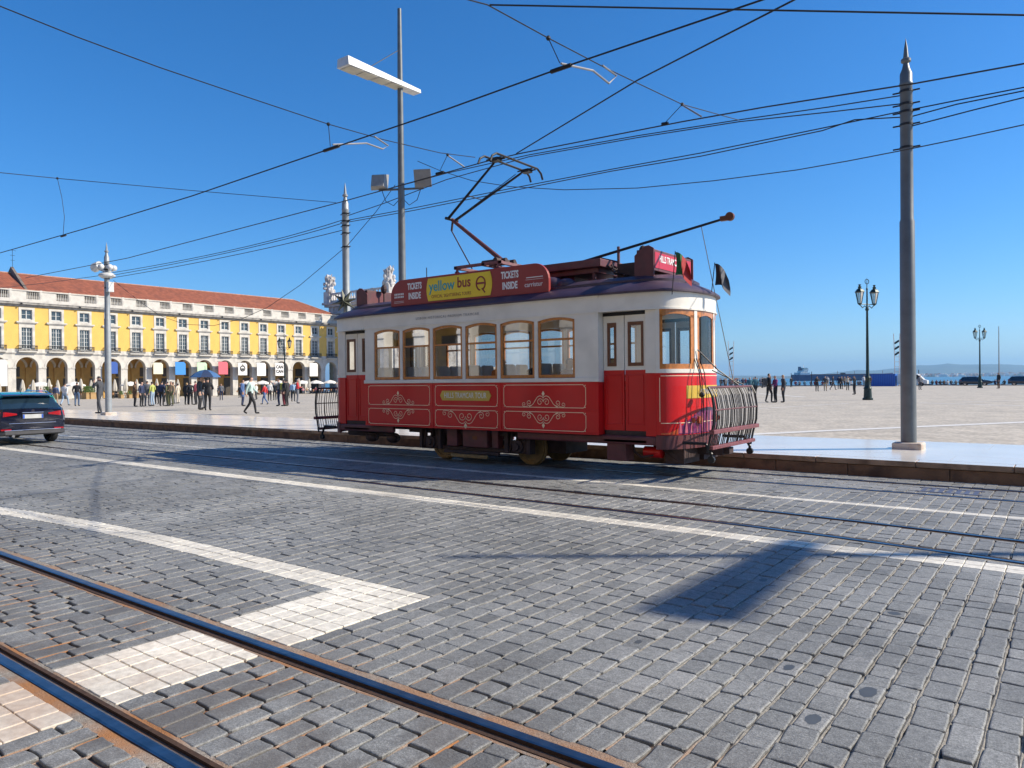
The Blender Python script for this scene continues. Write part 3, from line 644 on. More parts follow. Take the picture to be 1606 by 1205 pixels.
# --- roof boards
for s in (-1, 1):
    Yb = 1.06; x0, x1, z0, z1 = -2.36, 1.90, 3.36, 3.93
    pr = [(x0, z0), (x1, z0), (x1, z0+.22)]+[(x1-.34+.34*math.cos(a), z1-.34+.34*math.sin(a)) for a in np.linspace(.1, PI/2, 8)]+[(x0+.34-.34*math.cos(a), z1-.34+.34*math.sin(a)) for a in np.linspace(PI/2, .1, 8)]+[(x0, z0+.22)]
    bd = MB(); bd.prism(pr, 'y', *sorted((s*Yb, s*(Yb-.07)))); board = bd.build('ticket_board', SIGNR, tram, bevel=.01)
    bk = MB()
    for x_ in np.linspace(x0+.3, x1-.3, 5): bk.tube([(x_, s*(Yb-.04), 3.30), (x_, s*(Yb-.04), z0+.02)], .015, 6); bk.tube([(x_, s*(Yb-.07), z1-.15), (x_, s*(Yb-.45), 3.42)], .012, 6)
    bk.build('bracket', UNDER, board)
    f = '-y' if s < 0 else '+y'; q = s*(Yb+.002); e = -s
    a, b = -1.27, .55
    pp = [(a+.06, z0+.045), (b-.06, z0+.045)]+[(b-.06+.05*math.sin(t), z0+.045+(z1-z0-.09)*t/PI) for t in np.linspace(0, PI, 7)][1:-1]+[(b-.06, z1-.045), (a+.06, z1-.045)]+[(a+.06-.05*math.sin(t), z1-.045-(z1-z0-.09)*t/PI) for t in np.linspace(0, PI, 7)][1:-1]
    yp = MB(); yp.prism(pp, 'y', *sorted((q, q+s*.006))); ypo = yp.build('yellow_panel', YEL, board)
    q2 = s*(Yb+.009)
    X = lambda v: -(v*-e) if s > 0 else v
    text('yellow', .30, (-.82, q2, 3.70), f, TEAL, board, w=.74, bold=.006) if s < 0 else text('yellow', .30, (.1, q2, 3.70), f, TEAL, board, w=.74, bold=.006)
    text('bus', .30, (-.20, q2, 3.72), f, LRED, board, w=.36, bold=.006) if s < 0 else text('bus', .30, (-.52, q2, 3.72), f, LRED, board, w=.36, bold=.006)
    text('OFFICIAL SIGHTSEEING TOURS', .095, (-.56 if s < 0 else -.16, q2, 3.49), f, LRED, board, w=1.1)
    rg = MB(); cx = .25 if s < 0 else -.97; rg.tube([(cx+.115*math.cos(t), q2, 3.66+.135*math.sin(t)) for t in np.linspace(-1.2, 2*PI-1.75, 24)], .016, 6); rg.tube([(cx+.03, q2, 3.56), (cx+.11, q2, 3.47)], .014, 6); rg.box(cx-.10, cx+.10, *sorted((q2, q2+s*.004)), 3.645, 3.685)
    rg.build('emblem', LRED, board)
    for cx, sg in ((-1.62, 1), (.98, 1)):
        cx = cx if s < 0 else -.46-cx
        text('TICKETS', .19, (cx, q, 3.76), f, WHT, board, w=.43, bold=.007); text('INSIDE', .19, (cx, q, 3.55), f, WHT, board, w=.37, bold=.007)
    cx = 1.58 if s < 0 else -2.0
    text('carristur', .13, (cx-.03, q, 3.53), f, WHT, board, w=.42); mk = MB(); mk.box(cx-.22, cx+.2, *sorted((q, q+s*.003)), 3.625, 3.63); mk.box(cx-.2, cx+.19, *sorted((q, q+s*.003)), 3.66, 3.675)
    cx = -2.1 if s < 0 else 1.64
    for r_ in range(2):
        for c_ in range(6): mk.box(cx-.14+c_*.05, cx-.105+c_*.05, *sorted((q, q+s*.003)), 3.60-r_*.06, 3.64-r_*.06)
    for r_ in range(2): mk.box(cx-.15, cx+.15, *sorted((q, q+s*.003)), 3.46-r_*.03, 3.467-r_*.03)
    mk.build('small_print', WHT, board)
# --- destination boxes on both ends of the roof
for e in (1, -1):
    fx = (lambda mb: mb) if e == 1 else mirx
    b = MB(); b.prism([(3.52, 3.5), (3.9, 3.42), (3.9, 4.0), (3.8, 4.06), (3.72, 4.05), (3.52, 3.9)], 'y', -.72, -.69); b.prism([(3.52, 3.5), (3.9, 3.42), (3.9, 4.0), (3.8, 4.06), (3.72, 4.05), (3.52, 3.9)], 'y', .95, .98)
    b.box(3.55, 3.86, -.69, .95, 3.98, 4.0); b.box(3.55, 3.58, -.69, .95, 3.55, 3.98); b.box(3.84, 3.87, -.69, .95, 3.62, 3.99); box_ = fx(b).build('destination_box', MAROON, tram, bevel=.006)
    b = MB(); b.box(3.872, 3.878, -.62, .9, 3.67, 3.95); fx(b).build('sign_face', M('sign_face_red', (.5,.02,.04), .4, 0, .05), box_)
    text('HILLS TRAMCAR TOUR', .17, (e*3.881, .14 if e > 0 else .14, 3.84), '+x' if e > 0 else '-x', WHT, box_, w=1.2, bold=.003)
    if e < 0: box_.location.z = -.13
    hr = MB(); hr.tube([(3.45, -.25, 3.5), (3.45, -.25, 3.95)], .02, 6); hr.ball((3.45, -.25, 4.05), .075, sc=(1, 1, 1.5)); fx(hr).build('roof_lamp', UNDER, box_)
# --- resistor box, ventilators
b = MB(); b.box(1.38, 2.72, -.55, .55, 3.82, 3.97); b.box(1.5, 2.62, -.45, .45, 3.72, 3.82); 
for x_ in (1.6, 2.5):
    for y_ in (-.4, .4): b.box(x_-.03, x_+.03, y_-.03, y_+.03, 3.5, 3.75)
b.build('resistor_box', MAROON, tram, bevel=.012)
b = MB(); b.ball((1.75, -.75, 3.52), .2, 14, 8, sc=(1.4, 1, .8)); b.ball((2.1, -.75, 3.5), .16, 14, 8, sc=(1.2, 1, .8)); b.build('roof_vent', ROOFM, tram, smooth=True)
b = MB()
for i in range(14): b.tube([(2.68+random.uniform(-.05, .05), random.uniform(-.4, .4), 3.9), (2.9+random.uniform(0, .1), random.uniform(-.5, .3), 3.68), (3.2, random.uniform(-.5, .3), 3.62)], .016, 5)
b.box(2.95, 3.4, -.3, .25, 3.6, 3.86); b.build('cable_bundle', UNDER, tram)
# --- trolley pole
a = lx(905, 413, 12.6); b_ = lx(1143, 341, 12.6); t_ = MB(); t_.tube([(a[0]-.15, 0, a[1]-.03), (b_[0], 0, b_[1])], [.03, .022], 8); pole = t_.build('trolley_pole', BLACKM, tram)
w_ = MB(); w_.cyl((b_[0]+.02, -.035, b_[1]+.01), (b_[0]+.02, .035, b_[1]+.01), .075, 16); w_.box(b_[0]-.15, b_[0], -.04, .04, b_[1]-.05, b_[1]+.03); w_.build('trolley_wheel', M('bronze_wheel', (.16,.06,.03), .5, .6), pole)
t_ = MB(); t_.box(a[0]-.4, a[0]+.1, -.25, .25, 3.55, 3.72); t_.tube([(a[0]-.15, 0, 3.7), (a[0]-.15, 0, 4.02)], .07, 10); c_ = lx(970, 392, 12.6); t_.tube([(c_[0], 0, 3.55), (c_[0], 0, c_[1]+.06)], .03, 8); t_.tube([(c_[0]-.6, 0, 3.9), (c_[0]-.5, 0, 4.1), (c_[0], 0, 3.95)], .02, 6); t_.build('trolley_base', MAROON, tram)
r_ = lx(1100, 356, 12.6); t_ = MB(); t_.tube([(r_[0], 0, r_[1]), (4.72, -.05, 3.3), (5.0, .0, 1.85), (5.05, 0, 1.6)], .007, 5); t_.build('trolley_rope', M('rope', (.3,.27,.2), .9), tram)
# --- pantograph
pg = MB()
for y_ in (-.42, .42): pg.box(-1.02, .3, y_-.03, y_+.03, 4.14, 4.20)
for x_ in (-.98, -.2, .25): pg.box(x_-.04, x_+.04, -.45, .45, 4.13, 4.19)
for x_ in (-.95, .2):
    for y_ in (-.42, .42): pg.tube([(x_, y_, 3.52), (x_, y_, 4.15)], .03, 8); pg.lathe([(.03, 3.98), (.06, 4.0), (.035, 4.03), (.06, 4.06), (.03, 4.09)], (x_, y_), 8)
pan = pg.build('pantograph', M('pantograph_paint', (.20,.09,.09), .55, .2, .25, 10), tram)
sp = MB(); sp.tube([(-.45, -.15, 4.25), (.2, -.15, 4.25)], .05, 10); sp.tube([(-.45, .15, 4.25), (.2, .15, 4.25)], .05, 10); sp.tube([(.05, -.35, 4.24), (.05, .35, 4.24)], .06, 10); sp.build('spring', UNDER, pan)
K = (-1.47, 5.36)
ar = MB(); ar.tube([(.02, 0, 4.24), (K[0], 0, K[1])], [.055, .04], 8); ar.build('lower_arm', M('pantograph_arm_red', (.17,.055,.045), .5, .3), pan)
ar = MB(); ar.tube([(-.93, .06, 4.2), (K[0]-.06, .06, K[1]-.24)], .014, 6); ar.tube([(K[0]-.06, .06, K[1]-.24), (K[0]-.02, .06, K[1])], .026, 6); ar.build('control_rod', UNDER, pan)
HX, HZ = .25, 6.33
ar = MB()
for s in (-1, 1): ar.tube([(K[0], s*.12, K[1]), (HX-.1, s*.48, HZ-.1)], [.032, .024], 7)
ar.tube([(K[0], -.2, K[1]), (K[0], .2, K[1])], .035, 8); ar.tube([(K[0]+.08, .0, K[1]-.03), (HX-.12, .3, HZ-.16)], .009, 5); m1 = K[0]*.6+HX*.4; m2 = K[1]*.6+HZ*.4; ar.tube([(m1, -.25, m2), (m1, .25, m2)], .012, 6)
ar.build('upper_arm', BLACKM, pan)
hd = MB()
for x_ in (HX-.16, HX+.16):
    hd.tube([(x_, -.92, HZ-.2), (x_, -.86, HZ-.08), (x_, -.72, HZ), (x_, .72, HZ), (x_, .86, HZ-.08), (x_, .92, HZ-.2)], .024, 7)
for y_ in (-.6, -.48, .48, .6): hd.tube([(HX-.2, y_, HZ-.05), (HX+.2, y_, HZ-.05)], .016, 6)
for y_ in (-.54, .54): hd.box(HX-.1, HX+.1, y_-.08, y_+.08, HZ-.1, HZ-.03)
hd.build('contact_head', BLACKM, pan)
# --- flags on the front roof corner
for (pxb, pyb, pxt, pyt, Yf), cols, ang in (((1054, 462, 1059, 394, 11.6), ((.02,.12,.04), (.42,.03,.03)), 0), ((1116, 458, 1121, 412, 12.6), ((.03,.03,.035), (.12,.12,.13)), .2)):
    a = onY(pxb, pyb, Yf); b = onY(pxt, pyt, Yf); a = a-np.array([TX, TY, 0]); b = b-np.array([TX, TY, 0])
    st = MB(); st.tube([a, b], .008, 5); fl_ = st.build('flag_staff', BLACKM, tram)
    fb = MB(); n, k = 9, 7; L_ = .36; Hh = .40
    for i in range(n+1):
        for j in range(k+1):
            u, v = i/n, j/k
            fb.v.append((b[0]+.05*(1-v)*0+u*L_*.62+.02*math.sin(6*u), b[1]+.05*math.sin(7*u+3*v)+u*.12, b[2]-.02-(1-v)*Hh*(.95-.25*u)-u*u*.30))
    for i in range(n):
        for j in range(k): fb.f.append((i*(k+1)+j, (i+1)*(k+1)+j, (i+1)*(k+1)+j+1, i*(k+1)+j+1)); fb.m.append(0 if i < 4 else 1)
    fb.build('flag', [M('flag_cloth', cols[0], .8), M('flag_cloth', cols[1], .8)], fl_, smooth=True)
# --- running gear
for s in (-1, 1):
    def ux(mb, x0, x1, ya, yb, z0, z1): mb.box(x0, x1, *sorted((s*ya, s*yb)), z0, z1)
    
    for a_, c_ in ((-4.1, -2.3), (1.15, 4.1)): b = MB(); ux(b, a_, c_, 1.0, 1.1, .56, .715); b.build('sole_bar', MAROON, tram, bevel=.03)
    b = MB(); ux(b, -2.0, 1.9, .82, .9, .58, .68); ux(b, -1.55, 1.35, .84, .92, .26, .33); ux(b, -.85, .62, .95, 1.02, .20, .26); b.build('truck_frame', UNDER, tram, bevel=.01)
    
    for a_, c_, d_ in ((-.78, -.5, 1.0), (-.32, .33, 1.02), (.42, .58, .98)): b = MB(); ux(b, a_, c_, .8, d_, .34, .70); b.build('equipment_box', MAROON, tram, bevel=.015)
    b = MB(); ux(b, -.05, .07, 1.02, 1.026, .50, .57); b.build('box_plate', M('bronze_plate', (.2,.07,.03), .5, .4), tram)
    b = MB(); ux(b, -.62, .35, 1.0, 1.05, .12, .19); b.build('sand_guard', WHEELM, tram, bevel=.01)
    b = MB(); ux(b, 3.12, 3.5, .75, 1.06, .26, .60); b.build('tool_box', MAROON, tram, bevel=.012)
    b = MB(); b.cyl((3.72, s*.75, .42), (4.05, s*.75, .42), .10, 14); b.build('air_tank', RED, tram, smooth=True)
    b = MB(); b.tube([(3.55, s*.9, .62), (3.6, s*.92, .42), (3.75, s*.95, .34), (3.95, s*.9, .38)], .02, 6); b.tube([(4.05, s*.7, .5), (4.2, s*.72, .42), (4.35, s*.7, .3)], .06, 8); ux(b, 4.1, 4.45, .1, .75, .24, .5); b.build('coupling_hose', UNDER, tram)
    for x_ in (-1.27, 1.07):
        w = MB(); pr = [(.36, -.05), (.36, -.01), (.335, 0), (.335, .05), (.27, .05), (.26, .03), (.1, .02), (.1, .05)]
        n = 28; vs = [(x_+r_*math.cos(2*PI*j/n), s*(.5+z_*1.0), .345+r_*math.sin(2*PI*j/n)) for r_, z_ in [(.0, -.05)]+pr+[(0, .05)] for j in range(n)]; k = len(pr)+2
        w.add(vs, [(i*n+j, i*n+(j+1) % n, (i+1)*n+(j+1) % n, (i+1)*n+j) for i in range(k-1) for j in range(n)]); w.build('wheel', WHEELM, tram, smooth=True)
        b = MB(); b.cyl((x_, s*.86, .40), (x_, s*1.0, .40), .13, 14); b.cyl((x_, s*1.0, .40), (x_, s*1.05, .40), .07, 12); ux(b, x_-.17, x_+.17, .8, .95, .28, .52); b.build('axle_box', UNDER, tram, bevel=.01)
        b = MB()
        for dx in (-.27, .27): ux(b, x_+dx-.04, x_+dx+.04, .82, 1.0, .26, .66); b.tube([(x_+dx*.8, s*.95, .3), (x_+dx*.55, s*.95, .66)], .025, 6)
        for k_ in range(6): b.lathe([(.05, .53+k_*.022), (.065, .541+k_*.022), (.05, .552+k_*.022)], (x_, s*.9), 10)
        b.build('spring_hanger', UNDER, tram)
b = MB()
for x_ in (-1.27, 1.07): b.cyl((x_, -.9, .40), (x_, .9, .40), .06, 10); b.box(x_+.15, x_+.75, -.4, .4, .25, .7)
b.box(-3.8, 3.9, -.55, .55, .60, .78); b.build('underframe', UNDER, tram)
for x_ in (-2.6, -3.3):
    b = MB(); b.ball((x_, -.8, .42), .15, 12, 8, sc=(1.2, 1, .8)); b.tube([(x_-.3, -.95, .5), (x_+.3, -.95, .5), (x_+.32, -.95, .36)], .016, 6); b.build('brake_gear', UNDER, tram)
# --- interior seats
for i in range(6):
    for y_ in (-.62, .62):
        x_ = -2.55+.9*i; b = MB(); b.box(x_-.2, x_+.22, y_-.4, y_+.4, 1.22, 1.36)
        b.loft([[(x_-.26, y_+w*.4, 1.3), (x_-.18, y_+w*.4, 1.3), (x_-.26, y_+w*.4, 2.02), (x_-.32, y_+w*.4, 2.02)] for w in (-1, -.08)]); b.loft([[(x_-.26, y_+w*.4, 1.3), (x_-.18, y_+w*.4, 1.3), (x_-.26, y_+w*.4, 2.02), (x_-.32, y_+w*.4, 2.02)] for w in (.08, 1)])
        b.box(x_-.1, x_+.1, y_-.1, y_+.1, .92, 1.22); b.build('seat', SEATM, tram, bevel=.03)
b = MB(); b.box(4.05, 4.3, -.2, .2, .92, 1.75); b.cyl((4.1, 0, 1.75), (4.1, 0, 1.85), .12, 14); b.tube([(4.1, 0, 1.85), (4.0, -.2, 1.9)], .02, 6); b.build('controller', BLACKM, tram, bevel=.02)
# ================================================================== arcaded palace wing
YPL = M('ochre_yellow_plaster', (.70,.445,.11), .85, 0, .06, .6, .1, 6, dirt=(.62,.38,.10), dscale=.35, damt=.6)
LIOZ = M('weathered_lioz', (.56,.53,.475), .75, 0, .10, .9, .2, 5, dirt=(.36,.34,.31), dscale=.7, damt=.75)
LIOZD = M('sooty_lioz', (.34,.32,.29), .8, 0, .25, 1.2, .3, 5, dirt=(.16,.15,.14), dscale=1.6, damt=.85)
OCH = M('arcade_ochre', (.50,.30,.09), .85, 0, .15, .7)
GREYF = M('window_frame_paint', (.55,.56,.54), .5)
WGL = M('old_window_glass', (.045,.06,.07), .08, 0, .3, .5, spec=.8)
IRON = M('wrought_iron', (.03,.03,.032), .5, .5)
def tile_mat():
    mt = M('clay_roof_tiles', (.34,.105,.055), .85, 0, .28, 1.6, 0, 10, dirt=(.22,.075,.045), dscale=.6, damt=.7)
    n = mt.node_tree; p = n.nodes['Principled BSDF']; tc = [q for q in n.nodes if q.type == 'TEX_COORD'][0]
    w = n.nodes.new('ShaderNodeTexWave'); w.wave_type = 'BANDS'; w.bands_direction = 'Y'; w.inputs['Scale'].default_value = 1.3; w.inputs['Distortion'].default_value = .6
    n.links.new(tc.outputs['Object'], w.inputs[0]); b = n.nodes.new('ShaderNodeBump'); b.inputs['Strength'].default_value = .9; b.inputs['Distance'].default_value = .12
    n.links.new(w.outputs['Fac'], b.inputs['Height']); n.links.new(b.outputs[0], p.inputs['Normal']); return mt
TILE = tile_mat()
PIT, AR, SPR, ST0, ST1 = 4.22, 1.56, 5.15, 7.2, 7.45         # bay pitch, arch radius, springing, string course (local z, base at -.6)
def bay_meshes():
    D = {}
    h = PIT/2
    a = MB(); n = 16                                           # arcade front with arch opening and soffit
    A = [(AR*math.cos(t), SPR+AR*math.sin(t)) for t in np.linspace(PI, 0, n+1)]
    for x0, x1 in ((0, -.9),):
        for i in range(n):
            (y0, z0), (y1, z1) = A[i], A[i+1]
            a.quad((0, y0, z0), (0, y1, z1), (0, y1, ST0), (0, y0, ST0)); a.quad((0, y0, z0), (-.9, y0, z0), (-.9, y1, z1), (0, y1, z1)); a.quad((-.9, y0, z0), (-.9, y1, z1), (-.9, y1, ST0), (-.9, y0, ST0))
    for s in (-1, 1): a.box(-.9, 0, *sorted((s*AR, s*h)), -.3, SPR); a.box(-.9, 0, *sorted((s*AR, s*h)), SPR, ST0)
    D['arcade_arch'] = (a.mesh('arcade_arch', LIOZ), None)
    r = MB()                                                   # archivolt and imposts
    for i in range(n):
        p, q = A[i], A[i+1]; k = (AR+.26)/AR; f = lambda v: (v[0]*k, SPR+(v[1]-SPR)*k)
        a0, a1 = f(p), f(q); r.quad((.05, *p), (.05, *q), (.05, *a1), (.05, *a0)); r.quad((.05, *a0), (.05, *a1), (0, *a1), (0, *a0)); r.quad((.05, *p), (.05, *q), (0, *q), (0, *p))
    D['archivolt'] = (r.mesh('archivolt', LIOZ), None)
    for s, kk in ((-1, 'pier_face'), (1, 'pier_face_b')): r = MB(); r.box(.0, .09, *sorted((s*(AR-.03), s*(h-.02))), SPR-.22, SPR+.02); D[kk] = (r.mesh('pier_face', LIOZ), None)
    b = MB(); b.box(-.45, .0, -h, h, ST1, 7.95); b.box(-.05, .12, -h, h, ST0, ST0+.12); b.box(-.05, .2, -h, h, ST0+.12, ST1); D['string_course'] = (b.mesh('string_course', LIOZ), None)
    y = MB(); ww = .76
    for s in (-1, 1): y.box(-.4, 0, *sorted((s*ww, s*h)), 7.95, 14.5)
    y.box(-.4, 0, -ww, ww, 11.35, 12.5); y.box(-.4, 0, -ww, ww, 14.1, 14.5); D['yellow_wall'] = (y.mesh('yellow_wall', YPL), None)
    g = MB()                                                   # stone surrounds
    for s in (-1, 1): g.box(-.1, .06, *sorted((s*.75, s*1.1)), 7.95, 14.4)
    g.box(-.1, .06, -.75, .75, 11.3, 12.55); g.box(-.1, .06, -.75, .75, 14.08, 14.4); g.box(0, .30, -1.5, 1.5, 12.02, 12.22); g.box(0, .18, -1.35, 1.35, 11.88, 12.02); D['window_surround'] = (g.mesh('window_surround', LIOZ), None)
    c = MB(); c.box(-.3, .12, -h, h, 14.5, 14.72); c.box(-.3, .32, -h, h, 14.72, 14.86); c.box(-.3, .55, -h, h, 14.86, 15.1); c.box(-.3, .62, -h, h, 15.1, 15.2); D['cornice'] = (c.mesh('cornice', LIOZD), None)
    p = MB(); p.box(-.35, 0.05, -h, h, 15.2, 15.75); p.box(-.35, .1, -h, h, 16.95, 17.12); p.box(-.3, 0, -h, -.0, 15.75, 16.95); p.box(-.3, .06, h-.22, h+.12, 15.2, 17.2); p.box(-.3, 0, 1.78, h-.22, 15.75, 16.95); D['parapet'] = (p.mesh('parapet', LIOZ), None)
    bl = MB()
    for i in range(7): bl.lathe([(.06, 15.75), (.10, 16.0), (.09, 16.2), (.05, 16.45), (.07, 16.95)], (-.15, .14+i*.255), 6)
    D['balustrade'] = (bl.mesh('balustrade', LIOZ), None)
    w1 = MB(); w1.box(-.22, -.16, -.75, .75, 12.55, 14.1); D['attic_window'] = (None, None)
    def win(z0, z1, rows, leaf):
        f = MB(); gl = MB(); gl.box(-.26, -.245, -.75, .75, z0, z1)
        for s in (-1, 1): f.box(-.24, -.15, *sorted((s*.66, s*.75)), z0, z1)
        f.box(-.24, -.16, -.06, .06, z0, z1); f.box(-.24, -.15, -.66, .66, z1-.09, z1); f.box(-.24, -.15, -.66, .66, z0, z0+.12)
        for i in range(1, rows): zz = z0+(z1-z0)*i/rows; f.box(-.23, -.17, -.66, .66, zz-.025, zz+.025)
        if leaf:
            for s in (-1, 1): f.box(-.23, -.17, s*.37-.02, s*.37+.02, z0, z1)
        return f.mesh('frame', GREYF), gl.mesh('pane', WGL)
    D['attic'] = win(12.55, 14.08, 2, 0); D['french'] = win(7.95, 11.3, 5, 1)
    k = MB(); k.box(0, .55, -1.3, 1.3, 7.45, 7.62)
    for y0, y1, x0, x1 in ((-1.3, 1.3, .5, .53), (-1.3, -1.27, 0, .5), (1.27, 1.3, 0, .5)): k.box(x0, x1+.03, y0, y1, 8.40, 8.50, 1); k.box(x0, x1, y0, y1, 7.68, 7.71, 1)
    for i in range(15): yy = -1.28+i*.183; k.box(.505, .53, yy-.025, yy+.025, 7.62, 8.45, 1)
    for i in range(4): k.box(.04+i*.13, .06+i*.13, -1.295, -1.275, 7.62, 8.45, 1); k.box(.04+i*.13, .06+i*.13, 1.275, 1.295, 7.62, 8.45, 1)
    k.tube([(.53, .22*math.cos(t), 8.05+.22*math.sin(t)) for t in np.linspace(0, 2*PI, 13)], .03, 4, 1); D['balcony'] = (k.mesh('balcony', [LIOZ, IRON]), None)
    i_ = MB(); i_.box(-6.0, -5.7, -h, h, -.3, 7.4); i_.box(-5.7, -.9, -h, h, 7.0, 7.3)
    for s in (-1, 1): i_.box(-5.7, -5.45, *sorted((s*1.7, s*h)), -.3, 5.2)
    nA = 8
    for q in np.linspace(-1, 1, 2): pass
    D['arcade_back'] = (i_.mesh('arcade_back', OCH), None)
    d = MB(); d.box(-5.72, -5.60, -1.1, 1.1, -.3, 3.4); d.box(-5.72, -5.60, -.9, .9, 3.7, 5.3); D['arcade_door'] = (d.mesh('arcade_door', M('arcade_door_dark', (.06,.05,.04), .5)), None)
    v = MB()
    for i in range(10):
        t0, t1 = PI*i/10, PI*(i+1)/10; y0, z0, y1, z1 = -AR*1.1*math.cos(t0), SPR+AR*1.05*math.sin(t0), -AR*1.1*math.cos(t1), SPR+AR*1.05*math.sin(t1)
        v.quad((-5.4, y0, z0), (-5.4, y1, z1), (-5.4, y1*1.15, z1+.25), (-5.4, y0*1.15, z0+.25)); v.quad((-5.7, y0, z0), (-5.7, y1, z1), (-5.4, y1, z1), (-5.4, y0, z0))
    D['vault_rib'] = (v.mesh('vault_rib', LIOZ), None)
    return D
BAY = bay_meshes()
def wing(name, label, loc, rz, n, windows_open=()):
    b = thing(name, label, 'building', loc, rz)
    for k in range(n):
        y = (k+.5)*PIT
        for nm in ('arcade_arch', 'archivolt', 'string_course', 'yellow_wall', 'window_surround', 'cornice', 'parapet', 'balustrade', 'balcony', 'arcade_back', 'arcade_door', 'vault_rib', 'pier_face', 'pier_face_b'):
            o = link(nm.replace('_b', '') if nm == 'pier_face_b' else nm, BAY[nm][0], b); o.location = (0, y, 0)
        for key, nm in (('attic', 'attic_window'), ('french', 'french_window')):
            fo = link(nm, BAY[key][0], b); fo.location = (0, y, 0); po = link('pane', BAY[key][1], fo)
    return b
XF, YB0, ZB = -130.0, 44.1-2*PIT, -.62
NB = 17
pal = wing('palace_wing', 'long yellow arcaded palace with white stone trim and red tiled roof', (XF, YB0, ZB), 0, NB)
LB = NB*PIT
rf_ = MB(); RZ0, RZ1 = 17.1, 20.35
rr = [(-.35, RZ0), (-6.3, RZ1), (-12.3, RZ0)]
ends = [(-10, -10), (LB-7.5, LB-.2)]
rf_.add([(-.35, -10, RZ0), (-6.3, -10, RZ1), (-12.3, -10, RZ0), (-.35, LB-.3, RZ0), (-6.3, LB-7, RZ1), (-12.3, LB-.3, RZ0)], [(0, 3, 4, 1), (1, 4, 5, 2), (3, 5, 4), (0, 1, 2)])
roofo = rf_.build('roof', TILE, pal)
rd = MB(); rd.tube([(-6.3, -10, RZ1+.02), (-6.3, LB-7, RZ1+.02)], .14, 6); rd.tube([(-6.3, LB-7, RZ1), (-.35, LB-.3, RZ0+.05)], .13, 6); rd.box(-.5, -.2, -10, LB-.1, RZ0-.05, RZ0+.14); rd.build('ridge_tiles', M('pale_ridge_tiles', (.40,.21,.14), .85, 0, .25, 2), roofo)
fw = MB(); yf = onX(42, 440, XF)[1]-YB0
fw.prism([(-.2, RZ0-.1), (-6.3, RZ1+1.05), (-12.3, RZ0-.1)], 'y', yf-.05, yf+.35); fw.build('fire_wall', M('dark_fire_wall', (.16,.13,.11), .9, 0, .3, 1.5), roofo)
an = MB(); ya = onX(20, 440, XF-6)[1]-YB0; an.tube([(-6, ya, 20.3), (-6, ya, 24.2)], .03, 5)
for z_, l_ in ((24, .5), (23.2, .35), (22.4, .3)): an.tube([(-6, ya-l_, z_), (-6, ya+l_, z_)], .025, 5)
an.build('roof_aerial', BLACKM, roofo)
body = MB(); body.box(-12.3, -6.05, -10, LB-.2, -.3, 17.0); body.build('rear_block', YPL, pal)
wp = MB()
for k in range(0, NB, 2):
    wp.cyl((.45, k*PIT+1.2, 14.95), (.78, k*PIT+1.2, 14.9), .12, 8)
wp.build('water_spouts', IRON, pal)
# end tower by the river
tw0 = thing('stone_tower', 'grey stone corner tower with carved trophies above the tiled roof', 'tower', (-137, 110.5, ZB))
TWM = M('shaded_tower_stone', (.56,.53,.50), .8, 0, .2, .7, .3, 3, dirt=(.25,.23,.22), dscale=.8, damt=.7)
t = MB(); t.box(0, 20, 0, 27, -.3, 19.5); t.build('wall', TWM, tw0)
t = MB(); t.box(-.3, 20.3, -.3, 27.3, 15.4, 16.0); t.box(-.7, 20.7, -.7, 27.7, 19.5, 20.0); t.box(-1.1, 21.1, -1.1, 28.1, 20.0, 20.5); t.box(-.5, 20.5, -.5, 27.5, 17.8, 18.1); t.build('cornice', TWM, tw0)
t = MB()
for (x0, x1, y0, y1) in ((-.2, 20.2, -.2, .3), (-.2, .3, .3, 27), (19.7, 20.2, .3, 27)): t.box(x0, x1, y0, y1, 20.5, 21.0); t.box(x0, x1, y0, y1, 22.3, 22.7)
for i in range(22): t.lathe([(.14, 21), (.2, 21.4), (.1, 21.9), (.15, 22.3)], (.8+i*.88, .05), 6)
for i in range(28): t.lathe([(.14, 21), (.2, 21.4), (.1, 21.9), (.15, 22.3)], (19.95, .8+i*.92), 6)
for x_ in (0, 5, 10, 15, 20): t.box(x_-.45, x_+.45, -.3, .4, 20.5, 22.75)
t.build('balustrade', TWM, tw0)
t = MB()
for i in range(6): t.box(1.2+i*3.2, 1.9+i*3.2, -.35, 0, -.3, 19.5)
for i in range(8): t.box(20, 20.35, 1.2+i*3.4, 1.9+i*3.4, -.3, 19.5)
t.build('pilasters', TWM, tw0)
WG = WGL
for i in range(5):
    for z_, h_ in ((8, 3.6), (13, 1.8), (1, 4)):
        f = MB(); f.box(2.5+i*3.2, 4.0+i*3.2, -.14, -.02, z_-.2, z_+h_+.2); fo = f.build('window', TWM, tw0); g = MB(); g.box(2.7+i*3.2, 3.8+i*3.2, -.16, -.145, z_, z_+h_); g.build('pane', WG, fo)
        f = MB(); f.box(20.02, 20.14, 2.3+i*3.4, 3.9+i*3.4, z_-.2, z_+h_+.2); fo = f.build('window', TWM, tw0); g = MB(); g.box(20.145, 20.16, 2.5+i*3.4, 3.7+i*3.4, z_, z_+h_); g.build('pane', WG, fo)
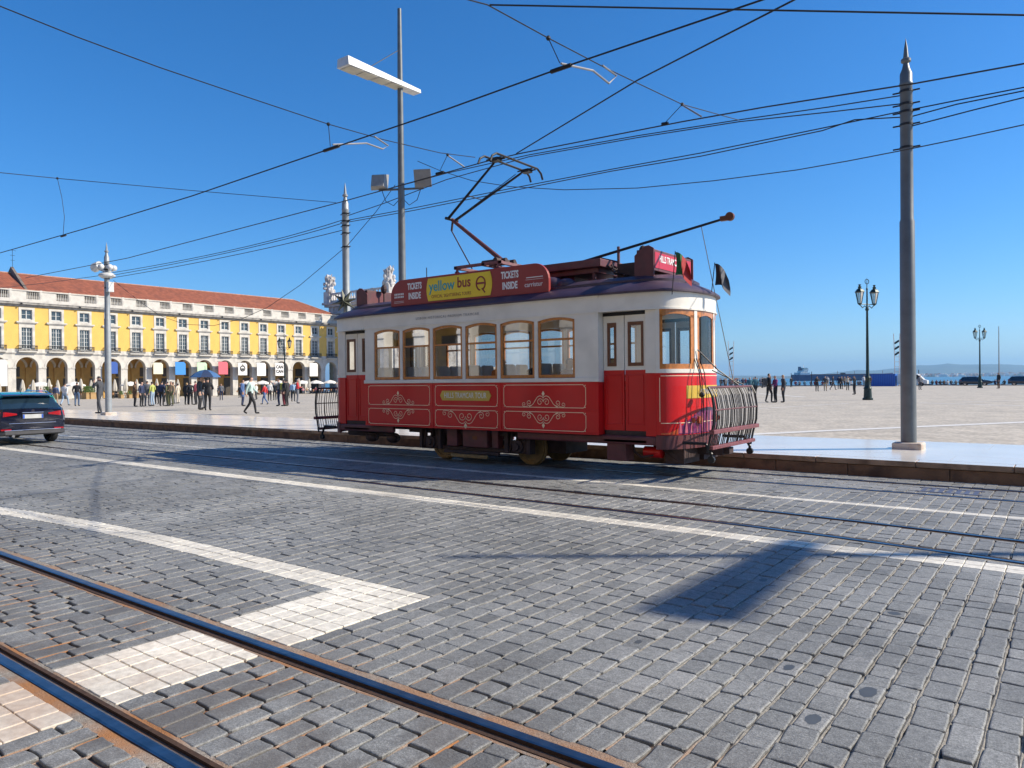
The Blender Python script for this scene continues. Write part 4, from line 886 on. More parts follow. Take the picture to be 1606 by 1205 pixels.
for cx, cy in ((.2, .2), (19.8, .2), (19.8, 26.8)):
    t = MB(); t.box(cx-1.0, cx+1.0, cy-1.0, cy+1.0, 20.5, 23); rn = random.Random(int(cx*7+cy))
    for i in range(44):
        a = rn.uniform(0, 2*PI); z_ = rn.uniform(23, 26.6); rr_ = (1.3 if z_ < 25 else .9)*rn.uniform(.3, 1); s_ = rn.uniform(.22, .5)
        t.ball((cx+rr_*math.cos(a), cy+rr_*math.sin(a), z_), s_, 7, 5, sc=(1, 1, rn.uniform(.8, 2.0)))
    for i in range(9):
        a = rn.uniform(0, 2*PI); t.tube([(cx+.3*math.cos(a), cy+.3*math.sin(a), 23.5), (cx+1.2*math.cos(a), cy+1.2*math.sin(a), rn.uniform(25.5, 27.2))], .12, 5)
    t.lathe([(.7, 22.9), (.9, 24), (.8, 25.5), (.4, 26.6), (.1, 27.0)], (cx, cy), 10); t.build('carved_trophy', TWM, tw0)
# the opposite side of the street, behind the camera: it is what the tram windows mirror
wing('arcaded_palace', 'long yellow arcaded palace front on the near side of the street', (30, -15.5, 0), PI/2, 26)
opp = MB(); opp.box(-80, 30, -30, -22, 0, 17); opp.box(-80, 30, -22, -15.9, 17, 17.3)
tag(opp.build('rear_building', LIOZ), 'pale stone block rising behind the near side palace front', 'building')
# ================================================================== poles and lamps
GALV = M('grey_pole_paint', (.135,.15,.155), .45, .15, .12, 5, .1, 20, dirt=(.10,.11,.11), dscale=3, damt=.5)
GALV2 = M('pale_pole_paint', (.27,.29,.30), .45, .15, .1, 5)
PLIN = M('worn_plinth_stone', (.55,.49,.42), .8, 0, .15, 5, .3, 20, dirt=(.34,.24,.18), dscale=5, damt=.7)
def cpole(label, X, Y, mt=GALV):
    z = pz(X, Y); t = thing('catenary_pole', label, 'pole', (X, Y, z), 0, 'catenary poles along the pavement')
    p = MB(); p.lathe([(.142, .0), (.135, 4.45), (.118, 4.50), (.112, 7.1), (.122, 7.12), (.122, 7.16), (.112, 7.18), (.112, 7.34), (.07, 7.45), (.05, 7.55), (.09, 7.58), (.09, 7.63), (.05, 7.66), (.032, 7.85), (.0, 8.05)], n=20); p.build('shaft', mt, t, smooth=True)
    b = MB(); b.box(-.26, .26, -.26, .26, -.05, .13); b.build('plinth', PLIN, t, bevel=.03)
    for z_ in (5.9, 6.35, 6.6, 6.75, 7.0):
        c = MB(); c.lathe([(.114, z_-.025), (.123, z_-.02), (.123, z_+.02), (.114, z_+.025)], n=20, cap=False); c.tube([(.11, 0, z_), (.24, 0, z_)], .016, 6); c.tube([(-.11, 0, z_), (-.24, 0, z_)], .016, 6); c.build('clamp', BLACKM, t)
    return t
PR = (-2.64, 16.3); PM = (-19.3, 16.3); PL = (-35.9, 16.1)
cpole('tall grey catenary pole on a worn stone plinth by the kerb', *PR)
cpole('grey catenary pole standing behind the back end of the tramcar', *PM, GALV2)
pl_ = cpole('pale catenary pole carrying round camera lamps near the suited man', *PL, GALV2)
ch = MB(); WHM = M('white_housing', (.6,.6,.58), .4)
for a in (0, 1.3, 2.6, 3.6, 5.0): ch.ball((.30*math.cos(a), .30*math.sin(a), 6.85), .14, 10, 7); ch.tube([(0, 0, 6.6), (.30*math.cos(a), .30*math.sin(a), 6.75)], .04, 6)
ch.lathe([(.2, 6.35), (.36, 6.45), (.36, 6.52), (.25, 6.6)], n=14); ch.box(.18, .42, -.12, .12, 5.7, 6.15); ch.build('lamp_cluster', WHM, pl_, smooth=True)
fl2 = MB(); d_ = Vector((-.8, -.4, 0)); fl2.loft([[(-.45+math.cos(a)*.0-.1, -.1+.15*math.cos(a), 7.05+.15*math.sin(a)) for a in np.linspace(0, 2*PI, 9)[:-1]], [(-.75, -.2+.22*math.cos(a), 6.9+.22*math.sin(a)) for a in np.linspace(0, 2*PI, 9)[:-1]]]); fl2.build('floodlight', WHM, pl_)
# tall lamps with a long box head
def tall_lamp(label, X, Y, floods):
    t = thing('street_lamp', label, 'street lamp', (X, Y, KZ), 0, 'tall street lamps with long box heads')
    p = MB(); p.lathe([(.15, 0), (.15, .8), (.125, .85), (.11, 6), (.085, 10.4), (.06, 12.9), (.0, 12.92)], n=16); p.build('shaft', GALV, t, smooth=True)
    zt = 10.55; h = MB(); h.loft([[(-.26, -2.25, zt-.16), (.26, -2.25, zt-.16), (.23, -2.25, zt+.10), (-.23, -2.25, zt+.10)], [(-.17, .75, zt-.06), (.17, .75, zt-.06), (.15, .75, zt+.06), (-.15, .75, zt+.06)]])
    ho = h.build('lamp_head', M('lamp_head_white', (.62,.63,.62), .4), t, bevel=.01)
    for i in range(4):
        g = MB(); y0 = -2.15+i*.55; k = .22-i*.015; g.box(-k, k, y0, y0+.47, zt-.172+i*.018, zt-.165+i*.018); g.build('diffuser', M('lamp_diffuser', (.5,.47,.36), .3), ho)
    c = MB(); c.tube([(0, 0, zt+1.1), (0, -1.3, zt+.1)], .012, 5); c.build('stay', BLACKM, t)
    if floods:
        for k, (dx, dy) in enumerate(((-.62, -.35), (.62, .35))):
            f = MB(); f.tube([(0, 0, 7.35), (dx, dy, 7.35)], .035, 8); f.build('bracket', GALV, t)
            f = MB(); w = .27; u = Vector((dx, dy, 0)).normalized(); n_ = Vector((-u.y, u.x, 0)); tilt = Vector((n_.x*-.3, n_.y*-.3, 1)).normalized(); c0 = Vector((dx, dy, 7.62)); dp = n_*.13
            f.loft([[c0+u*a*w+tilt*b*w-dp*1.0 for a, b in ((-1, -1), (1, -1), (1, 1), (-1, 1))], [c0+u*a*w*.75+tilt*b*w*.75+dp for a, b in ((-1, -1), (1, -1), (1, 1), (-1, 1))]]); f.build('floodlight', M('flood_grey', (.28,.27,.25), .5), t, bevel=.01)
            f = MB(); f.tube([(dx*.9, dy*.9, 7.4), (dx*.7, dy*.7, 7.0), (dx*.35, dy*.35, 6.85), (0, 0, 7.1)], .012, 5); f.build('cable', BLACKM, t)
    return t
tall_lamp('tall lamp with two floodlights rising behind the tramcar', -16.56, 16.2, True)
tall_lamp('tall lamp beyond the frame that throws a shadow on the cobbles', 9.78, 15.95, False)
# cast iron twin-lantern lamps
IRG = M('dark_green_iron', (.018,.035,.03), .45, .3, .2, 8)
LGL = glass('lantern_glass', (.75,.78,.76), .1)
def lantern_lamp():
    t = thing('twin_lantern', 'x', 'street lamp', (0, 0, 0), 0, 'twin lantern lamps on the square')
    p = MB(); p.lathe([(.34, 0), (.34, .12), (.27, .16), (.24, .75), (.28, .8), (.2, .95), (.15, 1.5), (.18, 1.55), (.11, 1.7), (.095, 3), (.07, 6.15), (.12, 6.2), (.12, 6.3), (.06, 6.4), (.045, 7.6), (.08, 7.65), (.03, 7.75), (.02, 8.2), (.0, 8.5)], n=14); p.build('column', IRG, t, smooth=True)
    b = MB(); b.tube([(-.62, 0, 6.55), (-.4, 0, 6.35), (-.2, 0, 6.5), (0, 0, 6.3), (.2, 0, 6.5), (.4, 0, 6.35), (.62, 0, 6.55)], .03, 6); b.tube([(-.65, 0, 6.6), (.65, 0, 6.6)], .03, 6); b.tube([(.17*math.cos(a), 0, 8.17+.17*math.sin(a)) for a in np.linspace(0, 2*PI, 13)], .025, 5); b.build('bracket', IRG, t)
    for s in (-1, 1):
        l = MB(); x_ = s*.65
        lo_ = [(.12, 6.62), (.26, 7.42)]
        for a in range(6):
            an_ = a*PI/3; l.tube([(x_+.13*math.cos(an_), .13*math.sin(an_), 6.65), (x_+.27*math.cos(an_), .27*math.sin(an_), 7.42)], .016, 5)
        l.lathe([(.0, 6.5), (.06, 6.55), (.14, 6.62), (.14, 6.67)], (x_, 0), 6); l.lathe([(.29, 7.40), (.33, 7.44), (.2, 7.62), (.1, 7.68), (.12, 7.8), (.05, 7.84), (.1, 7.95), (0, 7.97)], (x_, 0), 6)
        lo2 = l.build('lantern', IRG, t); g = MB(); g.lathe([(.115, 6.67), (.25, 7.4)], (x_, 0), 6, cap=False); g.build('pane', LGL, lo2)
    return t
L0 = lantern_lamp()
for i, (bx_, by_, ty_, lb) in enumerate(((1361, 627, 434, 'dark green twin lantern lamp on the open gravel of the square'), (1537, 608.5, 508, 'twin lantern lamp farther off near the parked black cars'), (447, 612.5, 512, 'dark twin lantern lamp in front of the yellow arcade'))):
    # distance from the lamp's real height (8.5 m)
    D = 8.5*F/(by_-ty_); r_ = ray(bx_, by_); p = C0+r_*D; L = L0 if i == 0 else dup(L0, p, 0)
    L.location = (p[0], p[1], pz(p[0], p[1])); L['label'] = lb; L.rotation_euler = (0, 0, yaw+.35 if i == 0 else yaw+.1)
# ================================================================== overhead wires
WIRE = M('copper_wire_dark', (.03,.03,.032), .5, .5)
FIT = M('insulator_grey', (.28,.28,.29), .5, .3)
def cat(a, b, sag, n=16):
    a = np.array(a, float); b = np.array(b, float); return [tuple(a+(b-a)*i/n-np.array([0, 0, sag*4*(i/n)*(1-i/n)])) for i in range(n+1)]
def wire(label, pts, r=.011, name='overhead_wire'):
    mb = MB(); mb.tube(pts, r, 5); o = mb.build(name, WIRE); return tag(o, label, 'wire', 'overhead wires')
c1 = [onY(x_, y_, 12.6) for x_, y_ in ((1800, 64), (1606, 100), (1435, 131), (1200, 168), (1070, 191), (815, 241), (760, 254), (535, 317), (200, 405), (40, 436))]
wire('contact wire touching the pantograph above the tramcar', c1, .013)
c2 = [onY(x_, y_, 8.95) for x_, y_ in ((-40, 408), (0, 397), (140, 357), (300, 308), (520, 233), (700, 172), (880, 107), (1190, 2), (1330, -46))]
w2o = wire('contact wire sloping across the sky over the empty track', c2, .013)
c3 = [onY(810, 241, 12.5), onY(1000, 126, 10.9), onY(1240, 3, 9.2), onY(1330, -44, 8.6)]; wire('contact wire crossing over from one track to the other', c3, .013)
s1 = [onX(x_, y_, -11.1) for x_, y_ in ((-120, -38), (0, 10), (120, 58), (250, 106), (380, 150), (515, 195), (600, 219), (690, 240), (745, 247))]; s1o = wire('span wire falling from the upper left to the pantograph', s1, .009)
s2 = [onX(x_, y_, -5.8) for x_, y_ in ((690, -12), (765, 8), (860, 60), (950, 107), (1070, 164), (1160, 189))]; s2o = wire('span wire slanting above the front of the tramcar', s2, .009)
s3 = [onX(768, 8, -5.8), onY(1606, 24, 9.5), onY(1800, 29, 10)]; wire('nearly level wire along the top edge of the sky', s3, .011)
feed = lambda pts, lb: wire(lb, pts, .013)
A1 = [onY(x_, y_, 16.3) for x_, y_ in ((1413, 150), (1300, 168), (1160, 188), (1000, 213), (830, 243), (700, 272), (538, 316))]; feed(A1, 'upper feeder cable strung from the plinth pole to the pole behind the tram')
A2 = [onY(x_, y_, 16.3) for x_, y_ in ((1413, 163), (1300, 176), (1160, 191), (1000, 216), (830, 246), (700, 282), (600, 320), (538, 341))]; feed(A2, 'slack feeder cable just under the upper one')
A3 = [onY(x_, y_, 16.3) for x_, y_ in ((1413, 175), (1300, 199), (1100, 240), (957, 266), (800, 296), (650, 326), (538, 347))]; feed(A3, 'doubled feeder cable with clips, upper strand')
A4 = [onY(x_, y_, 16.3) for x_, y_ in ((1413, 184), (1340, 188), (1290, 205), (1100, 245), (957, 269), (800, 300), (650, 330), (538, 350))]; feed(A4, 'doubled feeder cable with clips, lower strand')
for k, (a, b, m_) in enumerate((((538, 345), (176, 428), (360, 393)), ((538, 350), (176, 432), (360, 396)), ((538, 361), (176, 436), (350, 404)))):
    P_ = [np.array(onY(*a, 16.3)), np.array(onY(*m_, 16.2)), np.array(onY(*b, 16.1))]; P_ = [(1-t)**2*P_[0]+2*t*(1-t)*(2*P_[1]-.5*P_[0]-.5*P_[2])+t*t*P_[2] for t in np.linspace(0, 1, 13)]
    feed(P_, ['feeder cable between the two pale poles, upper strand', 'feeder cable between the two pale poles, middle strand', 'feeder cable between the two pale poles, lowest strand'][k])
feed([onY(x_, y_, 16.1) for x_, y_ in ((168, 431), (80, 443), (0, 452), (-150, 470))], 'feeder cable passing in front of the red tiled roof')
for k, q in enumerate((((1430, 172), (1500, 158), (1700, 119)), ((1430, 183), (1500, 164), (1700, 124)), ((1430, 198), (1530, 172), (1700, 130)))): feed([onY(x_, y_, 16.3) for x_, y_ in q], ['top cable leaving the plinth pole away from the tram', 'middle cable leaving the plinth pole away from the tram', 'lowest cable leaving the plinth pole away from the tram'][k])
w5 = [(1800, 158), (1606, 196), (1500, 219), (1420, 236), (1330, 252), (1250, 266), (1120, 284), (1000, 295), (885, 298), (800, 292), (740, 283), (690, 268), (655, 252)]
Y5 = np.linspace(13.5, 16.2, len(w5)); wire('thin wavy cable hung below the feeders to the floodlights', [onY(x_, y_+random.uniform(-1, 1), Y5[i]) for i, (x_, y_) in enumerate(w5)], .010)
w6 = [(620, 290), (590, 332), (545, 385), (470, 448), (420, 482), (380, 500), (335, 511), (290, 509), (250, 495), (215, 470), (178, 440)]
wire('slack cable drooping between lamp and pale pole', [onY(x_, y_, 16.2) for x_, y_ in w6], .010)
w7 = [(-60, 265), (0, 271), (90, 280), (300, 299), (527, 318)]; Y7 = [6.5, 7.5, 9, 12.5, 16.2]; w7o = wire('wire from the left sky to the pole behind the tram', [onY(x_, y_, Y7[i]) for i, (x_, y_) in enumerate(w7)], .010)
# fittings hung on the wires
def hanger(label, pts, clamp, bow, r=.010):
    t = thing('wire_hanger', label, 'wire hanger', tuple(pts[0]), 0, 'hangers between the wires'); o = np.array(pts[0]); L_ = lambda p: tuple(np.array(p)-o)
    m = MB(); m.tube([L_(p) for p in pts], r*.7, 5); m.ball(L_(pts[0]), .035, 8, 5); m.build('drop_wire', WIRE, t)
    m = MB(); a, b = L_(clamp[0]), L_(clamp[1]); m.tube([a, b], .03, 6); m.build('clamp', BLACKM, t)
    if bow:
        m = MB(); m.tube([L_(p) for p in bow], .016, 6); m.build('steady_arm', FIT, t)
hanger('hanger with a bent steady arm left of the box-headed lamp', [onX(515, 195, -11.1), onX(518, 230, -11.1)], [onY(508, 237, 8.95), onY(532, 229, 8.95)], [onX(522, 227, -11.1), onX(575, 225, -11.1), onX(600, 234, -11.1), onX(609, 229, -11.1), onX(587, 214, -11.1)])
hanger('hanger with a bent steady arm below the level top wire', [onX(860, 60, -5.8), onX(878, 99, -5.8)], [onY(864, 113, 8.95), onY(896, 102, 8.95)], [onX(880, 100, -5.8), onX(930, 111, -5.8), onX(955, 131, -5.8), onX(967, 119, -5.8), onX(945, 103, -5.8)])
hanger('forked hanger over the front of the tramcar', [onX(1070, 164, -5.8), onY(1043, 193, 12.6)], [onY(1038, 195, 12.6), onY(1048, 193.5, 12.6)], [onX(1070, 165, -5.8), onY(1100, 183, 12.6)])
hanger('forked hanger just left of the pantograph head', [onX(702, 243, -11.1), onY(690, 268, 12.6)], [onY(684, 273, 12.6), onY(696, 270, 12.6)], [onX(702, 244, -11.1), onY(728, 262, 12.6)])
hanger('loose looped drop wire in the left sky', [onY(90, 280, 9), onY(97, 310, 9), onY(101, 340, 9), onY(99, 370, 8.95)], [onY(96, 371, 8.95), onY(103, 369, 8.95)], None)
# ================================================================== people
def person_mesh(name, ov=None, female=False, coat=False):
    J = dict(pel=(0, .01, .96), spi=(0, .015, 1.14), che=(0, .0, 1.33), nek=(0, .015, 1.475), hb=(0, -.005, 1.545), hd=(0, -.015, 1.62), cr=(0, .0, 1.705))
    for s, k in ((-1, 'L'), (1, 'R')):
        J['hip'+k] = (s*.092, .01, .90); J['kne'+k] = (s*.098, -.01, .50); J['ank'+k] = (s*.10, .035, .09); J['hee'+k] = (s*.10, .03, .045); J['toe'+k] = (s*.115, -.13, .035)
        J['sho'+k] = (s*.17, .015, 1.405); J['elb'+k] = (s*.235, .04, 1.13); J['wri'+k] = (s*.225, -.045, .90); J['han'+k] = (s*.22, -.07, .83); J['fin'+k] = (s*.215, -.085, .755); J['thu'+k] = (s*.19, -.10, .81)
    J.update(ov or {})
    Rr = dict(pel=(.145, .105), spi=(.13, .095), che=(.155, .11), nek=(.055, .058), hb=(.062, .07), hd=(.078, .096), cr=(.05, .06), hip=(.092, .095), kne=(.06, .062), ank=(.042, .045), hee=(.042, .042), toe=(.04, .028), sho=(.07, .07), elb=(.047, .047), wri=(.03, .033), han=(.036, .024), fin=(.022, .013), thu=(.013, .013))
    if female: Rr.update(che=(.135, .105), spi=(.112, .09), sho=(.06, .06), pel=(.15, .11))
    if coat: Rr.update(pel=(.175, .13), spi=(.15, .115), che=(.165, .125), hip=(.12, .115), elb=(.057, .057), sho=(.08, .08))
    E_ = [('pel', 'spi', 2), ('spi', 'che', 2), ('che', 'nek', 2), ('nek', 'hb', 0), ('hb', 'hd', 0), ('hd', 'cr', 1)]
    for k in 'LR': E_ += [('pel', 'hip'+k, 2 if coat else 3), ('hip'+k, 'kne'+k, 3), ('kne'+k, 'ank'+k, 3), ('ank'+k, 'hee'+k, 4), ('hee'+k, 'toe'+k, 4), ('che', 'sho'+k, 2), ('sho'+k, 'elb'+k, 2), ('elb'+k, 'wri'+k, 2), ('wri'+k, 'han'+k, 0), ('han'+k, 'fin'+k, 0), ('han'+k, 'thu'+k, 0)]
    names = list(J); ix = {n: i for i, n in enumerate(names)}
    me = bpy.data.meshes.new(name); me.from_pydata([J[n] for n in names], [(ix[a], ix[b]) for a, b, _ in E_], [])
    o = bpy.data.objects.new(name, me); COL.objects.link(o)
    md = o.modifiers.new('skin', 'SKIN'); md.use_smooth_shade = True
    sk = me.skin_vertices[0].data
    for n, i in ix.items():
        key = n if n in Rr else n[:3]; sk[i].radius = Rr[key]; sk[i].use_root = (n == 'pel')
    sb = o.modifiers.new('sub', 'SUBSURF'); sb.levels = 1; sb.render_levels = 1
    bpy.context.view_layer.update(); ev = bpy.data.meshes.new_from_object(o.evaluated_get(bpy.context.evaluated_depsgraph_get()))
    bpy.data.objects.remove(o)
    segs = [(np.array(J[a]), np.array(J[b]), z) for a, b, z in E_]
    zone = []
    for p in ev.polygons:
        c = np.array(p.center); best = 9; z = 2
        for a, b, zz in segs:
            d = b-a; t = np.clip(((c-a)@d)/(d@d+1e-9), 0, 1); dist = np.linalg.norm(c-a-d*t)
            if dist < best: best, z = dist, zz
        hd = np.array(J['hd'])
        if z in (0, 1) and np.linalg.norm(c-hd) < .2:
            r_ = c-hd; z = 1 if (r_[2] > .055 or (r_[1] > .03 and r_[2] > (-.09 if female else -.03))) else 0
        if z == 2 and not coat and c[2] < .93 and abs(c[0]) < .17 and name != 'sit': z = 3
        if coat and z == 3 and c[2] > .60: z = 2
        zone.append(z)
    for _ in range(5): ev.materials.append(None)
    ev.polygons.foreach_set('material_index', zone); ev.polygons.foreach_set('use_smooth', [True]*len(zone)); ev.name = name
    # face, hair volume: small shaped pieces joined to the same mesh
    bm = bmesh.new(); bm.from_mesh(ev); hd = J['hd']
    nose = bmesh.ops.create_icosphere(bm, subdivisions=1, radius=.016, matrix=Matrix.Translation((hd[0], hd[1]-.098, hd[2]-.012)))
    for f in bm.faces:
        if f.material_index > 4: f.material_index = 0
    bm.to_mesh(ev); bm.free()
    return ev
POSE = {}
POSE['stand'] = person_mesh('stand')
POSE['standF'] = person_mesh('standF', dict(kneL=(-.08, -.03, .5), elbL=(-.22, .03, 1.13), wriL=(-.13, -.16, 1.05), hanL=(-.08, -.19, 1.06), finL=(-.02, -.2, 1.07), thuL=(-.06, -.19, 1.1)), True)
POSE['coat'] = person_mesh('coat', dict(elbL=(-.25, .0, 1.14), wriL=(-.16, -.18, 1.1), hanL=(-.10, -.22, 1.12), finL=(-.05, -.24, 1.14), thuL=(-.08, -.2, 1.16)), True, True)
POSE['coatM'] = person_mesh('coatM', {}, False, True)
POSE['walk'] = person_mesh('walk', dict(kneL=(-.095, -.17, .53), ankL=(-.095, -.22, .12), heeL=(-.095, -.21, .07), toeL=(-.1, -.38, .07), kneR=(.095, .08, .50), ankR=(.095, .30, .16), heeR=(.095, .33, .12), toeR=(.1, .2, .04), elbL=(-.23, .10, 1.14), wriL=(-.23, .12, .92), hanL=(-.23, .10, .85), finL=(-.225, .08, .78), thuL=(-.2, .07, .84), elbR=(.23, -.05, 1.13), wriR=(.22, -.22, .98), hanR=(.215, -.28, .95), finR=(.21, -.34, .92), thuR=(.19, -.28, .97)))
POSE['phone'] = person_mesh('phone', dict(elbR=(.24, -.13, 1.17), wriR=(.13, -.16, 1.42), hanR=(.10, -.13, 1.5), finR=(.09, -.11, 1.57), thuR=(.07, -.14, 1.5), kneL=(-.10, -.12, .52), ankL=(-.1, -.10, .09), heeL=(-.1, -.09, .045), toeL=(-.11, -.26, .035), kneR=(.10, .04, .5), ankR=(.10, .14, .10), heeR=(.1, .13, .05), toeR=(.115, -.03, .035)))
POSE['photo'] = person_mesh('photo', dict(elbR=(.24, -.2, 1.25), wriR=(.09, -.36, 1.45), hanR=(.06, -.39, 1.5), finR=(.04, -.40, 1.56), thuR=(.03, -.38, 1.5), elbL=(-.24, -.2, 1.25), wriL=(-.09, -.36, 1.45), hanL=(-.06, -.39, 1.5), finL=(-.04, -.40, 1.56), thuL=(-.03, -.38, 1.5)))
POSE['hold'] = person_mesh('hold', dict(elbR=(.24, -.06, 1.12), wriR=(.12, -.25, 1.15), hanR=(.08, -.30, 1.16), finR=(.04, -.33, 1.18), thuR=(.06, -.3, 1.2), elbL=(-.24, -.04, 1.12), wriL=(-.12, -.24, 1.12), hanL=(-.08, -.29, 1.13), finL=(-.04, -.32, 1.15), thuL=(-.06, -.29, 1.17)))
SIT = {'pel': (0, .05, .52), 'spi': (0, .06, .70), 'che': (0, .05, .89), 'nek': (0, .05, 1.035), 'hb': (0, .03, 1.105), 'hd': (0, .02, 1.18), 'cr': (0, .035, 1.265)}
for s, k in ((-1, 'L'), (1, 'R')): SIT.update({'hip'+k: (s*.1, .0, .50), 'kne'+k: (s*.12, -.42, .50), 'ank'+k: (s*.12, -.42, .09), 'hee'+k: (s*.12, -.42, .045), 'toe'+k: (s*.13, -.58, .035), 'sho'+k: (s*.17, .06, .965), 'elb'+k: (s*.24, -.02, .72), 'wri'+k: (s*.16, -.24, .66), 'han'+k: (s*.13, -.31, .65), 'fin'+k: (s*.11, -.38, .65), 'thu'+k: (s*.1, -.3, .68)})
POSE['sit'] = person_mesh('sit', SIT)
SKIN = [M('skin_fair', (.55,.33,.24), .55, 0, .05), M('skin_tan', (.42,.24,.16), .55, 0, .05), M('skin_dark', (.18,.09,.06), .55, 0, .05)]
HAIR = dict(k=M('hair_black', (.018,.014,.012), .6, 0, .2), b=M('hair_brown', (.08,.045,.025), .6, 0, .2), y=M('hair_blond', (.35,.22,.10), .6, 0, .2), g=M('hair_grey', (.35,.34,.33), .6, 0, .1))
CL = {k: M('cloth_'+k, c, .85, 0, .18, 25, .3, 60) for k, c in dict(black=(.022,.022,.025), navy=(.025,.035,.08), grey=(.16,.165,.18), charcoal=(.055,.058,.065), white=(.68,.67,.65), mint=(.42,.55,.50), red=(.48,.03,.035), purple=(.22,.04,.15), brown=(.12,.07,.04), olive=(.14,.14,.07), lime=(.42,.45,.12), blue=(.07,.13,.28), jeans=(.08,.13,.22), lightjeans=(.30,.40,.52), tan=(.36,.25,.15), maroon=(.16,.025,.04), orange=(.72,.23,.015), pink=(.55,.25,.28), sky=(.28,.42,.58), cream=(.55,.48,.38), teal=(.05,.15,.19)).items()}
SHOE = M('shoe_dark', (.02,.018,.017), .5); SHOEW = M('shoe_white', (.6,.58,.55), .6)
GAR = {'stand': 'top', 'standF': 'top', 'coat': 'coat', 'coatM': 'jacket', 'walk': 'jacket', 'phone': 'suit', 'photo': 'jacket', 'hold': 'jacket', 'sit': 'top'}
pack = MB(); pack.loft([[(-.15*k, .11+d, 1.0-.02*0), (.15*k, .11+d, 1.0), (.16*k, .11+d, 1.3), (.1*k, .11+d, 1.42), (-.1*k, .11+d, 1.42), (-.16*k, .11+d, 1.3)] for k, d in ((1, 0), (1.05, .08), (.8, .17))]); 
PACK = {}
def person(P, face, pose, top, bot, hair, label, group=None, sc=1.0, bag=None, shoe=None):
    o = bpy.data.objects.new('person', POSE[pose]); COL.objects.link(o)
    ms = [random.choice(SKIN[:2]), HAIR[hair], CL[top], CL[bot], shoe or SHOE]
    for i, mt in enumerate(ms): o.material_slots[i].link = 'OBJECT'; o.material_slots[i].material = mt
    o.location = tuple(map(float, P)); o.rotation_euler = (0, 0, face); o.scale = (sc*random.uniform(1.08, 1.2), sc*1.12, sc*random.uniform(1.0, 1.05))
    if label is None:
        label = {'crowd at the water edge': 'distant person in a {} top and {} trousers in the crowd at the water edge', 'sitters on the quay wall': 'distant person in {} and {} sitting on the low wall by the water', 'strollers by the cafe': 'small figure in {} and {} strolling between cafe parasols and square', 'cafe guests': 'cafe guest in a {} top and {} sitting at a table under white parasols'}[group].format(top, bot)
    tag(o, label, 'person', group)
    if bag:
        b = pack.mesh('backpack', CL[bag]); bo = link('backpack', b, o, bevel=.03)
    return o
Fc = dict(c=yaw, a=yaw+PI, l=yaw-PI/2, r=yaw+PI/2, cl=yaw-PI/4, cr=yaw+PI/4, al=yaw-3*PI/4, ar=yaw+3*PI/4)
